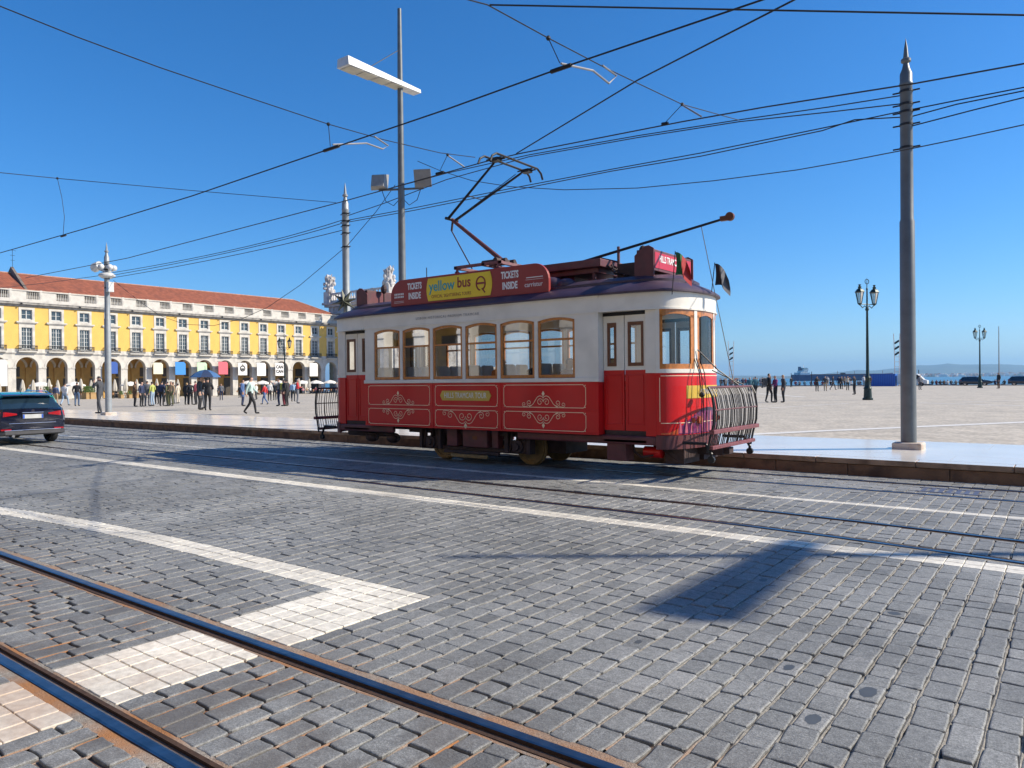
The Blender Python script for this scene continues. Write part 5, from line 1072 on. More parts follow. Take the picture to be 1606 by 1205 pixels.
LEFT = [  # px, py(feet), facing, pose, top, bottom, hair, scale, bag, label
 (156,649,'l','phone','charcoal','charcoal','k',1.04,None,'man in a grey suit with a hand at his face beside the pale pole'),
 (88,634,'a','stand','blue','tan','k',.98,'navy','person with a blue backpack and tan trousers beyond the car'),
 (102,637,'a','walk','white','lightjeans','b',1.0,None,'person in a white jacket walking away beyond the car'),
 (121,637,'a','stand','black','jeans','k',1.06,None,'person in a black jacket and blue jeans walking away past planters'),
 (79,631,'l','stand','black','black','b',.98,None,'person in black half hidden behind the car window'),
 (64,629,'r','standF','pink','charcoal','b',1.0,None,'person in a pink top standing beyond the car roof'),
 (45,629,'r','coatM','teal','black','b',1.08,None,'large person in dark teal looking along the arcade beyond the car'),
 (29,624,'c','coat','brown','black','k',1.0,None,'person in brown whose head shows above the car roof'),
 (16,624,'l','stand','charcoal','black','k',1.0,None,'person in charcoal at the end of the row above the car roof'),
 (8,626,'c','standF','cream','black','k',1.0,None,'person in cream at the edge of the row above the car roof'),
 (212,638,'r','coat','brown','black','b',1.0,None,'person in a long brown coat at the end of the tour group'),
 (222.5,638,'r','stand','navy','black','k',1.0,None,'person in navy next to the brown coat'),
 (231,637,'a','coatM','grey','grey','k',1.04,None,'person in grey jacket and trousers with back turned in the tour group'),
 (239,637,'l','standF','lime','lightjeans','k',.98,None,'person in a yellow-green top and pale jeans in the tour group'),
 (246,634,'c','coat','black','black','k',1.0,None,'person in black behind the yellow-green top'),
 (254,637,'a','stand','navy','black','k',1.0,'navy','person with a dark backpack in the middle of the tour group'),
 (263,637,'l','stand','olive','olive','k',1.0,None,'person in olive with arms at the sides in the tour group'),
 (268.5,637,'c','standF','tan','olive','k',.98,None,'person in tan top and olive trousers in the tour group'),
 (272,634,'l','coatM','charcoal','charcoal','b',1.02,None,'person in charcoal jacket toward the open side of the tour group'),
 (279,633,'l','standF','cream','cream','k',.98,None,'person in pale cream clothes at the open end of the tour group'),
 (235,631,'c','stand','black','black','b',1.0,None,'person in black at the back of the tour group beside a parasol'),
 (260,631,'c','stand','white','charcoal','b',1.0,None,'person in white at the back of the tour group'),
 (293,635,'a','coat','black','black','y',.98,None,'fair haired person in black standing apart from the tour group'),
 (299,635,'a','standF','charcoal','black','b',1.0,None,'brown haired person in charcoal beside the fair haired one'),
 (307,635,'l','stand','maroon','black','k',1.0,None,'person in maroon partly under the blue umbrella'),
 (314,643,'r','coatM','charcoal','black','b',1.04,None,'person in a charcoal jacket holding the blue umbrella'),
 (326,644,'a','hold','black','black','k',1.0,None,'person in black with a white bag under the blue umbrella'),
 (320,641,'l','stand','grey','grey','b',.98,None,'person in grey between the two under the blue umbrella'),
 (347,628,'c','stand','grey','navy','k',1.0,None,'small figure in grey near the salmon banner'),
 (342,622,'l','stand','black','black','k',1.0,None,'figure in black beneath the pale green banner'),
 (381,637,'r','coatM','blue','navy','b',1.02,None,'person in a blue coat walking behind the mint jacket'),
 (376,624,'c','stand','black','black','k',1.0,None,'person in black in front of the emblem banner'),
 (394,650,'r','walk','mint','black','b',.98,None,'person in a mint jacket and black trousers striding alone'),
 (402,627,'l','standF','white','charcoal','y',1.0,None,'fair haired person in white beyond the mint jacket'),
 (415,635,'l','walk','red','blue','k',.86,None,'child in a red jacket and blue trousers'),
 (423,629,'a','stand','white','black','k',1.0,None,'person in a white jacket and black trousers beside the red child'),
 (437,637,'l','photo','grey','navy','b',1.0,'lime','person in grey with a green backpack taking a photo'),
 (445,637,'l','stand','charcoal','maroon','k',.98,None,'person with maroon trousers behind the photographer'),
 (449.5,637,'l','coat','black','black','k',.98,None,'person in black close behind the maroon trousers'),
 (431,628,'c','stand','black','black','k',1.0,None,'person in black in front of the photographer'),
 (455,625,'c','stand','red','black','b',1.0,None,'person in red at the foot of the dark lantern lamp'),
 (460,630,'a','stand','sky','charcoal','k',.98,'sky','person with a light blue backpack beside the red jacket'),
 (467,633,'r','hold','red','grey','g',1.06,None,'grey haired person in a red jacket holding something in front'),
 (528,622,'l','coatM','grey','charcoal','b',1.12,None,'person in grey beside the back end of the tramcar'),
]
for px_, py_, f, pose, tp, bt, hr, sc, bag, lb in LEFT:
    person(gp(px_, py_), Fc[f]+random.uniform(-.25, .25), pose, tp, bt, hr, lb, 'people on the square', sc, bag)
RIGHT = [
 (1206,631.5,'r','phone','black','black','b',1.04,'charcoal','person in black with a backpack in the group of three'),
 (1216,631.5,'l','hold','purple','black','b',.97,None,'person in a purple jacket in the group of three'),
 (1228.5,631.5,'l','coatM','charcoal','black','y',1.0,None,'person in charcoal at the end of the group of three'),
 (1176,622,'a','coatM','teal','navy','g',1.0,None,'person in dark teal walking away with a companion'),
 (1185,622.5,'a','walk','teal','black','b',1.0,None,'companion in teal and black walking toward the water'),
 (1241,607.5,'a','stand','black','black','k',1.0,None,'person in black standing by the ship stern'),
 (1281.5,614,'c','hold','black','black','k',1.0,None,'person in black standing below the ship superstructure'),
 (1294.5,613.5,'c','stand','charcoal','tan','b',1.0,None,'person in charcoal with tan trousers below the ship hull'),
 (1298,606,'a','stand','white','tan','g',1.0,None,'person in white beyond the tan trousers'),
 (1306.5,612,'r','walk','charcoal','black','b',1.0,None,'person in charcoal walking with a long stride'),
 (1316,610.5,'a','stand','navy','black','k',1.0,None,'person in navy in the cluster of four'),
 (1320,610.5,'c','stand','black','black','k',1.0,None,'person in black in the cluster of four'),
 (1325,607,'l','stand','tan','black','b',1.0,None,'person in tan in the cluster of four'),
 (1329.5,612.5,'c','standF','cream','black','y',1.0,None,'fair haired person in cream in the cluster of four'),
 (1340,619,'l','photo','charcoal','black','k',1.0,None,'person in charcoal with raised arms taking a photo near the lamp'),
 (1355,606,'c','coatM','white','tan','k',1.06,None,'person in white beside the dark green lamp'),
 (1365,606.5,'l','stand','brown','black','k',1.0,None,'person in brown just behind the dark green lamp'),
 (1391,605.5,'a','stand','black','white','k',1.02,None,'person with white trousers in front of the blue container'),
 (1402,605.5,'c','stand','white','navy','k',1.0,None,'person in white at the corner of the blue container'),
 (1443,611.5,'c','stand','grey','charcoal','k',1.0,None,'person in grey just past the grey plinth pole'),
 (1566,609.5,'l','coatM','black','brown','k',1.12,None,'person in a black jacket beside the thin mast'),
]
for px_, py_, f, pose, tp, bt, hr, sc, bag, lb in RIGHT:
    person(gp(px_, py_), Fc[f]+random.uniform(-.25, .25), pose, tp, bt, hr, lb, 'people on the square', sc, bag)
cols = ['black', 'charcoal', 'black', 'navy', 'grey', 'brown', 'maroon', 'black', 'teal', 'white']
for i in range(38):                                            # dark crowd by the water, beyond the tram front
    X = random.uniform(1125, 1200)+random.choice((0, 0, 30))*random.random(); p = onY(X, 606, random.uniform(120, 144))
    person((p[0], p[1], pz(p[0], p[1])), random.uniform(0, 6.3), random.choice(('stand', 'standF', 'coatM', 'stand')), random.choice(cols), random.choice(('black', 'charcoal', 'navy')), random.choice('kkbby'), None, 'crowd at the water edge')
for i, X in enumerate([1232, 1248, 1254, 1262, 1272, 1278, 1290, 1303, 1335, 1346, 1349, 1450, 1455, 1462, 1469, 1475, 1481, 1486, 1492, 1499, 1506, 1516, 1544, 1561, 1575, 1422, 1436]):
    p = onY(X, 604, 146.9); person((p[0], p[1], -.22), random.choice((yaw+PI, yaw+PI, yaw, yaw+2)), 'sit', random.choice(cols), random.choice(('black', 'charcoal', 'jeans')), random.choice('kkbg'), None, 'sitters on the quay wall', 1.0)
for i in range(16):
    X = random.uniform(-5, 300); p = gp(X, random.uniform(619.5, 626))
    person(p, random.uniform(0, 6.3), random.choice(('stand', 'standF', 'coatM', 'walk')), random.choice(cols), random.choice(('black', 'charcoal', 'jeans')), random.choice('kkbby'), None, 'strollers by the cafe')
# passengers inside the tramcar
for dx, dy, tp, hr, lb, fc in ((.48, -.55, 'orange', 'b', 'passenger in a bright orange jacket seated at a tram window', PI/2), (1.2, -.3, 'black', 'k', 'dark haired passenger in black deep inside the tram', PI/2), (2.12, -.5, 'maroon', 'k', 'passenger in maroon seated behind the last side window', PI/2), (2.45, .55, 'charcoal', 'k', 'passenger in charcoal on the far side of the tram', PI/2)):
    person((TX+dx-.1, TY+dy, .86), fc, 'sit', tp, 'charcoal', hr, lb, 'passengers in the tramcar', 1.0)
# umbrella held over the pair
u = gp(320, 643); um = thing('umbrella', 'large blue umbrella held up over a few people', 'umbrella', (u[0], u[1], u[2]))
c_ = MB(); n = 8; R0 = .84
tipz = 2.2; ring = [[(R0*r_*math.cos(2*PI*j/n)*1.0+.15, R0*r_*math.sin(2*PI*j/n), tipz-.42*r_*r_-(.0)) for j in range(n)] for r_ in (.02, .35, .7, 1.0)]
for i in range(3):
    for j in range(n): c_.quad(ring[i][j], ring[i][(j+1) % n], ring[i+1][(j+1) % n], ring[i+1][j], j % 2)
c_.build('canopy', [M('umbrella_blue', (.05,.13,.28), .7), M('umbrella_navy', (.02,.04,.10), .7)], um); s_ = MB(); s_.tube([(.15, 0, 1.15), (.15, 0, 2.4)], .012, 6); s_.build('shaft', BLACKM, um)
# ================================================================== cafe under the arcade
PARA = M('parasol_canvas', (.46,.42,.35), .85, 0, .1, 3); WHC = M('white_canvas', (.75,.73,.68), .85, 0, .08, 2)
def closed_parasol():
    t = thing('closed_parasol', 'folded beige cafe parasol standing in front of the arcade', 'parasol', (0, 0, 0), 0, 'folded cafe parasols')
    m = MB(); k = 12; prof = [(.05, 3.05), (.12, 2.85), (.24, 2.2), (.30, 1.6), (.27, 1.25), (.22, 1.15)]
    rings = [[(r_*(1+.22*(j % 2))*math.cos(2*PI*j/k), r_*(1+.22*(j % 2))*math.sin(2*PI*j/k), z_) for j in range(k)] for r_, z_ in prof]; m.loft(rings); m.build('canopy', PARA, t)
    m = MB(); m.tube([(0, 0, 0), (0, 0, 3.15)], .03, 8); m.box(-.3, .3, -.3, .3, 0, .08); m.build('pole', GALV, t); return t
cp0 = closed_parasol(); first = True
for X in (-2, 35.4, 52, 77, 90.6, 127, 143, 167, 180, 197, 214.7, 230, 246, 263, 279, 445, 469, 485):
    p = onX(X, 612, XF+random.uniform(6, 9)); P = (p[0], p[1], pz(p[0], p[1]))
    if first: cp0.location = P; first = False
    else: dup(cp0, P, random.uniform(0, 3), sc=random.uniform(.95, 1.05))
def open_parasol():
    t = thing('open_parasol', 'open white cafe parasol shading tables by the arcade', 'parasol', (0, 0, 0), 0, 'open cafe parasols')
    m = MB(); k = 8; m.loft([[(r_*math.cos(2*PI*j/k), r_*math.sin(2*PI*j/k), z_) for j in range(k)] for r_, z_ in ((.04, 2.75), (.8, 2.55), (1.6, 2.2), (1.62, 2.02))], cap=False); m.build('canopy', WHC, t)
    m = MB(); m.tube([(0, 0, 0), (0, 0, 2.75)], .03, 8); m.box(-.3, .3, -.3, .3, 0, .08); m.build('pole', GALV, t); return t
op0 = open_parasol(); first = True
for X in (64, 117, 205, 389.5, 412, 439, 474, 496, 518):
    p = onX(X, 612, XF+random.uniform(3, 5)); P = (p[0], p[1], pz(p[0], p[1]))
    if first: op0.location = P; first = False
    else: dup(op0, P, random.uniform(0, 3))
def cafe_set():
    t = thing('cafe_table', 'small round cafe table with metal foot', 'table', (0, 0, 0), 0, 'cafe tables'); m = MB(); m.lathe([(.36, .72), (.38, .74), (.36, .76)], n=14); m.build('table_top', WHC, t); m = MB(); m.lathe([(.22, 0), (.2, .03), (.03, .05), (.03, .72)], n=10); m.build('table_foot', BLACKM, t)
    c = thing('cafe_chair', 'dark cafe chair pulled up to a small table', 'chair', (0, 0, 0), 0, 'cafe chairs'); m = MB(); m.box(-.22, .22, -.22, .22, .43, .47); m.build('seat', INTW, c); m = MB(); m.box(-.22, .22, .2, .23, .6, .9); m.build('backrest', INTW, c)
    for a in (-1, 1):
        for b in (-1, 1): m = MB(); m.tube([(a*.19, b*.19, 0), (a*.19, b*.2, .45 if b < 0 else .9)], .015, 5); m.build('leg', BLACKM, c)
    return t, c
ct, cc = cafe_set(); first = True
for X in (184, 192, 203, 210, 219, 378, 400, 480, 486, 492, 500, 507, 514):
    p = onX(X, 613, XF+random.uniform(5, 10)); P = np.array((p[0], p[1], pz(p[0], p[1])))
    if first: ct.location = tuple(P)
    else: dup(ct, P)
    for a in (0, PI/2, PI):
        q = P+np.array((math.cos(a+.4)*.6, math.sin(a+.4)*.6, 0)); rz = a+.4-PI/2
        if first: cc.location = tuple(q); cc.rotation_euler = (0, 0, rz); first = False
        else: dup(cc, q, rz)
    if X > 470: person((P[0]-.55, P[1]-.3, P[2]), PI/2+random.uniform(-.5, .5), 'sit', {480: 'pink', 486: 'tan', 492: 'white', 500: 'maroon', 507: 'grey', 514: 'sky'}[X], 'jeans', random.choice('kby'), None, 'cafe guests')
LEAFM = M('shrub_leaf', (.10,.17,.035), .6, 0, .35, 3)
def planter():
    t = thing('planter', 'wooden planter with a leafy shrub half hidden beyond the car roof', 'planter', (0, 0, 0), 0, 'cafe planters'); m = MB(); m.box(-.5, .5, -.5, .5, 0, .95); m.box(-.55, .55, -.55, .55, .9, 1.0); m.build('box', M('planter_wood', (.35,.22,.09), .7), t, bevel=.01)
    m = MB(); rn = random.Random(4)
    for i in range(260):
        a = rn.uniform(0, 2*PI); z_ = rn.uniform(1, 1.95); r_ = rn.uniform(.1, .75)*(1-.35*(z_-1)); c = Vector((r_*math.cos(a), r_*math.sin(a), z_)); u_ = Vector((rn.gauss(0, 1), rn.gauss(0, 1), rn.gauss(0, 1))).normalized(); v_ = u_.orthogonal().normalized()
        m.quad(c-u_*.11, c+v_*.045, c+u_*.11, c-v_*.045)
    m.build('shrub', LEAFM, t); return t
pl0 = planter(); first = True
for X in (74, 136, 143, 190, 203, 213):
    p = onX(X, 615, XF+11); P = (p[0], p[1], pz(p[0], p[1]))
    if first: pl0.location = P; first = False
    else: dup(pl0, P, .3, {136: 'wooden planter with a green shrub beside the person in blue jeans', 143: 'wooden planter with a green shrub next to the suited man', 190: 'small planter just past the pale pole by the cafe', 203: 'small planter between the pale pole and the tour group', 213: 'small planter behind the long brown coat'}[X], sc=.6 if X > 180 else 1)
# banners hung in the arches
def banner(px_, py_, w, h, col, label, words=None, tc=None, emblem=None):
    p = onX(px_, py_, XF+1.0); t = thing('banner', label, 'banner', tuple(p), 0); m = MB(); r_ = .3
    m.prism([(-w/2, -h/2), (w/2, -h/2), (w/2, h/2-r_), (w/2-r_, h/2), (-w/2, h/2)], 'x', -.03, .03); m.build('cloth', M('banner_cloth', col, .8, 0, .04), t)
    m = MB(); m.tube([(0, -w/2-.3, h/2+.02), (0, w/2+.1, h/2+.02)], .03, 6); m.build('rod', BLACKM, t)
    if words:
        for i, wd_ in enumerate(words): text(wd_, .85 if len(words) > 1 else .4, (.035, 0, (.45-.9*i) if len(words) > 1 else 0), '+x', M('banner_ink', tc, .7), t, w=w*.86, bold=.05 if len(words) > 1 else 0)
    if emblem:
        m = MB(); m.tube([(.04, .5*math.cos(a), .1+.5*math.sin(a)) for a in np.linspace(0, 2*PI, 17)], .1, 5); m.box(.03, .05, -.3, .3, -.25, .15); m.tube([(.04, -.28, .45), (.04, 0, .95), (.04, .28, .45)], .05, 5); m.build('emblem', M('banner_ink', (.03,.03,.03), .7), t)
banner(283, 578, 1.95, 2.3, (.05,.25,.62), 'blue banner with a white squiggle hung in an arch'); 
banner(317, 578, 1.9, 2.2, (.50,.66,.45), 'pale green banner hung in an arch'); banner(350, 577.5, 1.95, 2.4, (.62,.13,.16), 'salmon red banner hung in an arch')
banner(380.5, 579, 1.95, 2.4, (.72,.70,.66), 'white banner with a round black emblem hung in an arch', emblem=1); banner(410, 579.5, 2.0, 2.6, (.74,.72,.70), 'plain white banner hung in an arch next to the emblem banner')
banner(438.5, 579.5, 2.0, 2.6, (.76,.74,.72), 'white banner with black capital letters hung in an arch', ('CAN', 'CAN'), (.03,.03,.03)); banner(492, 580, 2.1, 2.8, (.75,.73,.70), 'white banner in the arch nearest the tramcar')
banner(248, 578, 1.7, 2.0, (.72,.68,.50), 'cream banner hung in an arch behind the tour group'); banner(177, 577, 1.6, 2.0, (.04,.10,.35), 'dark blue banner half hidden by the pale pole'); banner(2, 585, 1.6, 4.0, (.74,.73,.7), 'tall white banner at the edge of the arcade')
# ================================================================== car
CARB = M('navy_black_car_paint', (.010,.013,.032), .15, .3, .05, 2, coat=1.0); CART = M('teal_taxi_paint', (.03,.40,.36), .2, 0, .05, 2, coat=.8)
CGL = M('dark_car_glass', (.015,.03,.045), .04, 0, .1, spec=1.0); TYRE = M('tyre_rubber', (.018,.018,.018), .85, 0, .2, 20); CHR = M('chrome_trim', (.7,.7,.72), .15, 1); LENS = M('red_tail_lens', (.35,.01,.015), .12, 0, .1, coat=.8); PLATE = M('plate_white', (.50,.50,.48), .4); BLU = M('plate_blue', (.03,.10,.45), .4); PLAST = M('grey_bumper_plastic', (.045,.045,.05), .6)
def make_car(label, loc, rz, roofm, bodym):
    t = thing('car', label, 'car', loc, rz)
    # local: x = 0 at the tail, +x forwards; y across
    def ring(x_, w, zb, zs, zt, inset):     # lower body half width, bottom, shoulder, belt top
        P = [(w*.90, zb), (w*.985, zb+.12), (w, zb+.35), (w*.995, zs), (w*.93, zt), (w*.6, zt+.01), (0, zt+.015)]
        return [(x_, y_, z_) for y_, z_ in P]+[(x_, -y_, z_) for y_, z_ in P[-2::-1]]
    b = MB(); b.loft([ring(0.02, .80, .42, .80, 1.0, 0), ring(.10, .88, .34, .82, 1.03, 0), ring(.3, .90, .28, .84, 1.03, 0), ring(.9, .91, .24, .85, 1.01, 0), ring(2.2, .91, .22, .84, .99, 0), ring(3.3, .91, .22, .82, .97, 0), ring(4.2, .88, .26, .74, .86, 0), ring(4.6, .78, .34, .64, .74, 0), ring(4.72, .6, .4, .6, .66, 0)]); b.build('body', bodym, t, smooth=True)
    g = MB()
    def gr(x_, w0, w1, z0, z1): P = [(w0, z0), ((w0+w1)/2+.02, (z0+z1)/2), (w1, z1-.04), (w1-.1, z1), (0, z1+.015)]; return [(x_, y_, z_) for y_, z_ in P]+[(x_, -y_, z_) for y_, z_ in P[-2::-1]]
    G = [gr(.13, .80, .79, 1.0, 1.03), gr(.42, .84, .68, 1.01, 1.36), gr(.55, .85, .66, 1.01, 1.43), gr(1.2, .86, .66, 1.0, 1.48), gr(2.3, .86, .65, .98, 1.47), gr(2.75, .86, .62, .97, 1.38), gr(3.4, .84, .80, .96, .99)]
    g.loft(G); g.build('greenhouse', CGL, t, smooth=True)
    rf = MB(); RFp = [[(x_*1.0, y_*1.01, z_+.012) for x_, y_, z_ in r_[2:7]] for r_ in G[1:6]]; rf.loft(RFp, closed=False); rf.build('car_roof', roofm, t, smooth=True)
    sp = MB(); sp.loft([[(.26, y_, 1.40), (.46, y_, 1.43), (.5, y_, 1.46), (.26, y_, 1.425)] for y_ in (-.66, .66)]); sp.build('spoiler', bodym, t, bevel=.01)
    pl_ = MB()
    for s in (-1, 1):
        for x0, x1 in ((.38, .62), (1.55, 1.63), (2.55, 2.75)): pl_.loft([[(x0, s*.865, 1.0), (x1, s*.865, 1.0), (x1+.02, s*.70, 1.40), (x0+.1, s*.70, 1.40)], [(x0, s*.85, 1.0), (x1, s*.85, 1.0), (x1+.02, s*.685, 1.40), (x0+.1, s*.685, 1.40)]])
    pl_.build('pillar', roofm, t)
    for s in (-1, 1): rl = MB(); rl.tube([(.5, s*.63, 1.44), (.7, s*.63, 1.52), (2.2, s*.62, 1.53), (2.4, s*.62, 1.47)], .015, 6); rl.build('roof_rail', CHR, t)
    for x_ in (.85, 3.6):
        for s in (-1, 1):
            w = MB(); n = 24; prof = [(.19, .09), (.30, .10), (.325, .07), (.33, 0), (.325, -.07), (.30, -.10), (.19, -.09)]
            vs = [(x_+r_*math.cos(2*PI*j/n), s*.78+y_, .33+r_*math.sin(2*PI*j/n)) for r_, y_ in prof for j in range(n)]; w.add(vs, [(i*n+j, i*n+(j+1) % n, ((i+1) % 7)*n+(j+1) % n, ((i+1) % 7)*n+j) for i in range(7) for j in range(n)]); wo = w.build('wheel', TYRE, t, smooth=True)
            r = MB(); r.cyl((x_, s*.80, .33), (x_, s*.86, .33), .19, 20); r.build('rim', CHR, wo)
    for s in (-1, 1):
        l = MB(); l.loft([[(-.005, s*.40, .86), (.0, s*.40, .90), (.05, s*.42, .90), (.05, s*.42, .86)], [(.0, s*.70, .82), (.0, s*.70, .95), (.06, s*.70, .95), (.06, s*.70, .82)], [(.07, s*.86, .80), (.08, s*.85, .95), (.14, s*.86, .95), (.14, s*.87, .80)], [(.32, s*.912, .84), (.32, s*.905, .92), (.36, s*.90, .92), (.36, s*.905, .84)]]); l.build('tail_light', LENS, t)
        l = MB(); l.box(-.01, .03, *sorted((s*.55, s*.80)), .43, .47); l.build('reflector', LENS, t)
    b = MB(); b.loft([[(-.03, y_, .30), (.25, y_, .26), (.25, y_, .44), (-.02, y_, .42)] if abs(y_) < .8 else [(.10, y_, .30), (.3, y_, .26), (.3, y_, .44), (.12, y_, .42)] for y_ in (-.88, -.7, 0, .7, .88)]); b.build('bumper', PLAST, t, bevel=.02)
    b = MB(); b.tube([(-.025, -.72, .425), (-.035, 0, .43), (-.025, .72, .425)], .012, 6); b.tube([(-.0, -.6, .62), (-.01, 0, .62), (0, .6, .62)], .01, 6); b.tube([(-.01, -.27, .92), (-.01, .27, .92)], .012, 6); b.build('chrome_strip', CHR, t)
    b = MB(); b.box(-.02, .02, -.26, .26, .755, .87); po = b.build('number_plate', PLATE, t); b = MB(); b.box(-.022, -.0205, .215, .258, .758, .867); b.box(-.022, -.0205, -.258, -.215, .758, .867); b.build('plate_band', BLU, po)
    b = MB(); b.cyl((-.012, 0, .965), (.02, 0, .965), .045, 14); b.build('badge', CHR, t)
    b = MB(); b.box(.0, .03, -.4, .4, 1.385, 1.40); 
    b2 = MB(); b2.tube([(.9, 0, 1.49), (.75, 0, 1.62)], .008, 5); b2.build('aerial', BLACKM, t)
    b2 = MB(); b2.tube([(.2, -.05, 1.05), (.29, .35, 1.12)], .01, 5); b2.build('wiper', BLACKM, t)
    b2 = MB(); b2.cyl((-.02, .5, .27), (.2, .5, .27), .04, 10); b2.build('exhaust', CHR, t)
    return t
cq = gz(78, 693); make_car('dark navy estate car with a teal roof seen from behind', (cq[0]+.72, cq[1]-.70, 0), PI, CART, CARB)
c2_ = make_car('black parked car near the water beside the farther lantern lamp', (0, 0, 0), 0, CARB, CARB)
def far_car(o, px_): p = onY(px_, 604, 144.5); o.location = (p[0], p[1], pz(p[0], p[1])); o.rotation_euler = (0, 0, .0)
far_car(c2_, 1505); c3_ = dup(c2_, (0, 0, 0), 0, 'black parked car by the water beyond the thin mast'); far_car(c3_, 1581)
# ================================================================== waterfront objects
D = 138; p = onY(1366, 605, D); p2 = onY(1404, 605, D); z0 = pz(p[0], D); hC = (605-586)/F*np.dot(p-C0, fwd)
t = thing('container', 'bright blue freight container on the square near the water', 'container', (p[0], D, z0)); m = MB(); w = p2[0]-p[0]
m.box(0, w, 0, 2.3, .05, hC); m.build('shell', M('container_blue', (.03,.14,.50), .5, 0, .08), t)
m = MB()
for i in range(int(w/.28)): m.box(.06+i*.28, .17+i*.28, -.035, 0, .15, hC-.12)
m.box(-.03, w+.03, -.05, .02, hC-.1, hC+.02); m.box(-.03, w+.03, -.05, .02, .0, .12); m.build('ribs', M('container_blue_rib', (.02,.09,.38), .5), t)
t = thing('van', 'white van parked at the end of the blue container', 'van', (p2[0]+.3, D+.2, z0)); m = MB(); m.prism([(0, .35), (4.4, .35), (4.4, .95), (3.9, 1.1), (3.1, 1.9), (2.8, 2.05), (0, 2.05)], 'y', 0, 1.8); m.build('body', WHM, t, bevel=.05)
m = MB(); m.prism([(3.05, 1.85), (3.85, 1.12), (2.4, 1.12), (2.4, 1.85)], 'y', -.01, 1.81); m.build('window', CGL, t)
for x_ in (.8, 3.6): m = MB(); m.cyl((x_, -.02, .33), (x_, .2, .33), .33, 16); m.build('wheel', TYRE, t)
# ladder-like light masts
LM = M('mast_paint', (.55,.42,.36), .6); 
for px_, top, lb in ((1147, 531, 'ladder-like light mast beyond the tram front'), (1407, 521, 'taller ladder-like light mast behind the blue container')):
    p = onY(px_, 600, 143); z0 = pz(p[0], p[1]); h = (603-top)/F*np.dot(p-C0, fwd); t = thing('light_mast', lb, 'mast', (p[0], p[1], z0), yaw, 'ladder-like light masts')
    for s in (-1, 1): m = MB(); m.tube([(s*.36, 0, 0), (s*.42, 0, h*.6), (s*.55, 0, h)], .05, 6); m.build('upright', LM, t)
    for i in range(9): m = MB(); z_ = h*(.08+i*.095); m.tube([(-.4, 0, z_), (.4, 0, z_)], .03, 5); m.build('rung', LM, t)
    for i in range(3): m = MB(); z_ = h*(.58+i*.11); m.loft([[(-.3, -.2, z_), (.3, -.2, z_+.4), (.3, .2, z_+.4), (-.3, .2, z_)], [(-.3, -.2, z_+.3), (.3, -.2, z_+.7), (.3, .2, z_+.7), (-.3, .2, z_+.3)]]); m.build('lamp', BLACKM, t)
for px_, top, lb in ((1567, 510, 'thin pale mast near the person in a black jacket'), (1241, 582, 'short dark post by the water near the ship'), (1273, 580, 'short dark post in front of the ship superstructure'), (1441, 578, 'short post just past the plinth pole'), (671, 400, 'thin aerial rod rising behind the ticket board')):
    p = onY(px_, 604, 143 if px_ != 671 else 60); z0 = pz(p[0], p[1]); h = (603-top)/F*np.dot(p-C0, fwd); t = thing('thin_mast', lb, 'mast', (p[0], p[1], z0)); m = MB(); m.tube([(0, 0, 0), (0, 0, h)], [.10, .05], 8); m.build('shaft', M('mast_grey', (.3,.29,.27), .6) if px_ == 1567 else BLACKM, t); m = MB(); m.lathe([(.18, 0), (.16, .3), (.1, .35)], n=8); m.build('foot', GALV, t)
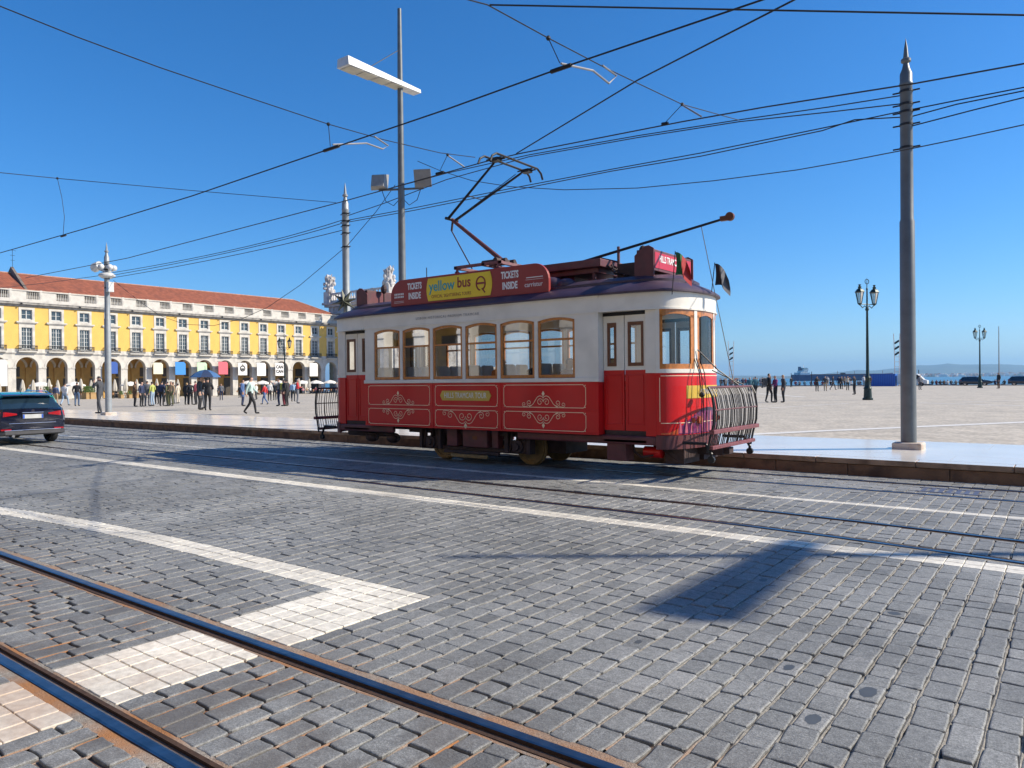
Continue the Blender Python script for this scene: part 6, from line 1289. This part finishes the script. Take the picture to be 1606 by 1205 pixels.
# tanker on the river
DS = 1150; a = C0+ray(1243, 597)*DS; b = C0+ray(1400, 597)*DS; Ls = np.linalg.norm((b-a)[:2]); ang = math.atan2(b[1]-a[1], b[0]-a[0])
t = thing('tanker_ship', 'dark blue tanker with a white bridge house on the river', 'ship', (a[0], a[1], -3.6), ang); hh = 9.0
m = MB(); m.loft([[(x_, -w, 0), (x_, w, 0), (x_, w*1.05, hh+e), (x_, -w*1.05, hh+e)] for x_, w, e in ((0, 6, .8), (6, 9, .2), (Ls*.5, 10, 0), (Ls*.85, 9, .4), (Ls, 1.0, 2.2))]); m.build('hull', M('ship_hull_navy', (.03,.045,.13), .6, 0, .1, .1), t)
m = MB(); m.box(9, 24, -8, 8, hh, hh+3.5); m.box(10, 21, -7, 7, hh+3.5, hh+7); m.box(14, 22, -6.5, 6.5, hh+7, hh+10.5); m.box(13, 20, -9, 9, hh+10.5, hh+11.2); m.tube([(17, 0, hh+11), (17, 0, hh+16)], .4, 6); m.box(4, 8, -4, 4, hh, hh+4); m.build('bridge_house', M('ship_white', (.72,.72,.7), .6), t)
m = MB(); m.box(9.5, 12.5, -2.5, 2.5, hh+7, hh+13); m.build('funnel', M('ship_funnel', (.1,.12,.2), .6), t)
m = MB(); m.box(26, Ls-8, -1, 1, hh, hh+1.2); m.box(Ls*.5, Ls*.5+1, -8, 8, hh, hh+3)
for x_ in (Ls*.45, Ls*.62, Ls*.9): m.tube([(x_, 0, hh), (x_, 0, hh+6)], .3, 6)
m.build('deck_gear', M('ship_deck_red', (.2,.08,.06), .7), t)

# faceted star ornament on the pole behind the tramcar
p = onY(540, 473, 16.0); t = thing('star_ornament', 'dark green faceted star hung on the pole behind the tramcar', 'ornament', tuple(p), yaw)
m = MB(); k = 8; rim = [((.42 if i % 2 == 0 else .17)*math.cos(2*PI*i/(2*k)+.2), 0, (.42 if i % 2 == 0 else .17)*math.sin(2*PI*i/(2*k)+.2)) for i in range(2*k)]
m.add(rim+[(0, -.16, 0), (0, .16, 0)], [(i, (i+1) % (2*k), 2*k) for i in range(2*k)]+[((i+1) % (2*k), i, 2*k+1) for i in range(2*k)]); m.build('star', M('star_green', (.06,.065,.045), .4, .3), t); m = MB(); m.tube([(0, .1, 0), (0, .35, 0)], .03, 6); m.build('bracket', BLACKM, t)

# ================================================================== haze over the far shore
hz = MB(); hz.box(-24000, 24000, -4000, 24000, -12, 420)
hm = bpy.data.materials.new('thin_haze'); hm.use_nodes = True; n = hm.node_tree
for q in list(n.nodes): n.nodes.remove(q)
o_ = n.nodes.new('ShaderNodeOutputMaterial'); v_ = n.nodes.new('ShaderNodeVolumePrincipled'); v_.inputs['Color'].default_value = (.36,.68,1,1); v_.inputs['Density'].default_value = 7e-5; v_.inputs['Anisotropy'].default_value = .2
n.links.new(v_.outputs[0], o_.inputs['Volume'])
tag(hz.build('haze', hm), 'thin bluish haze over the far river bank', 'haze', kind='stuff')
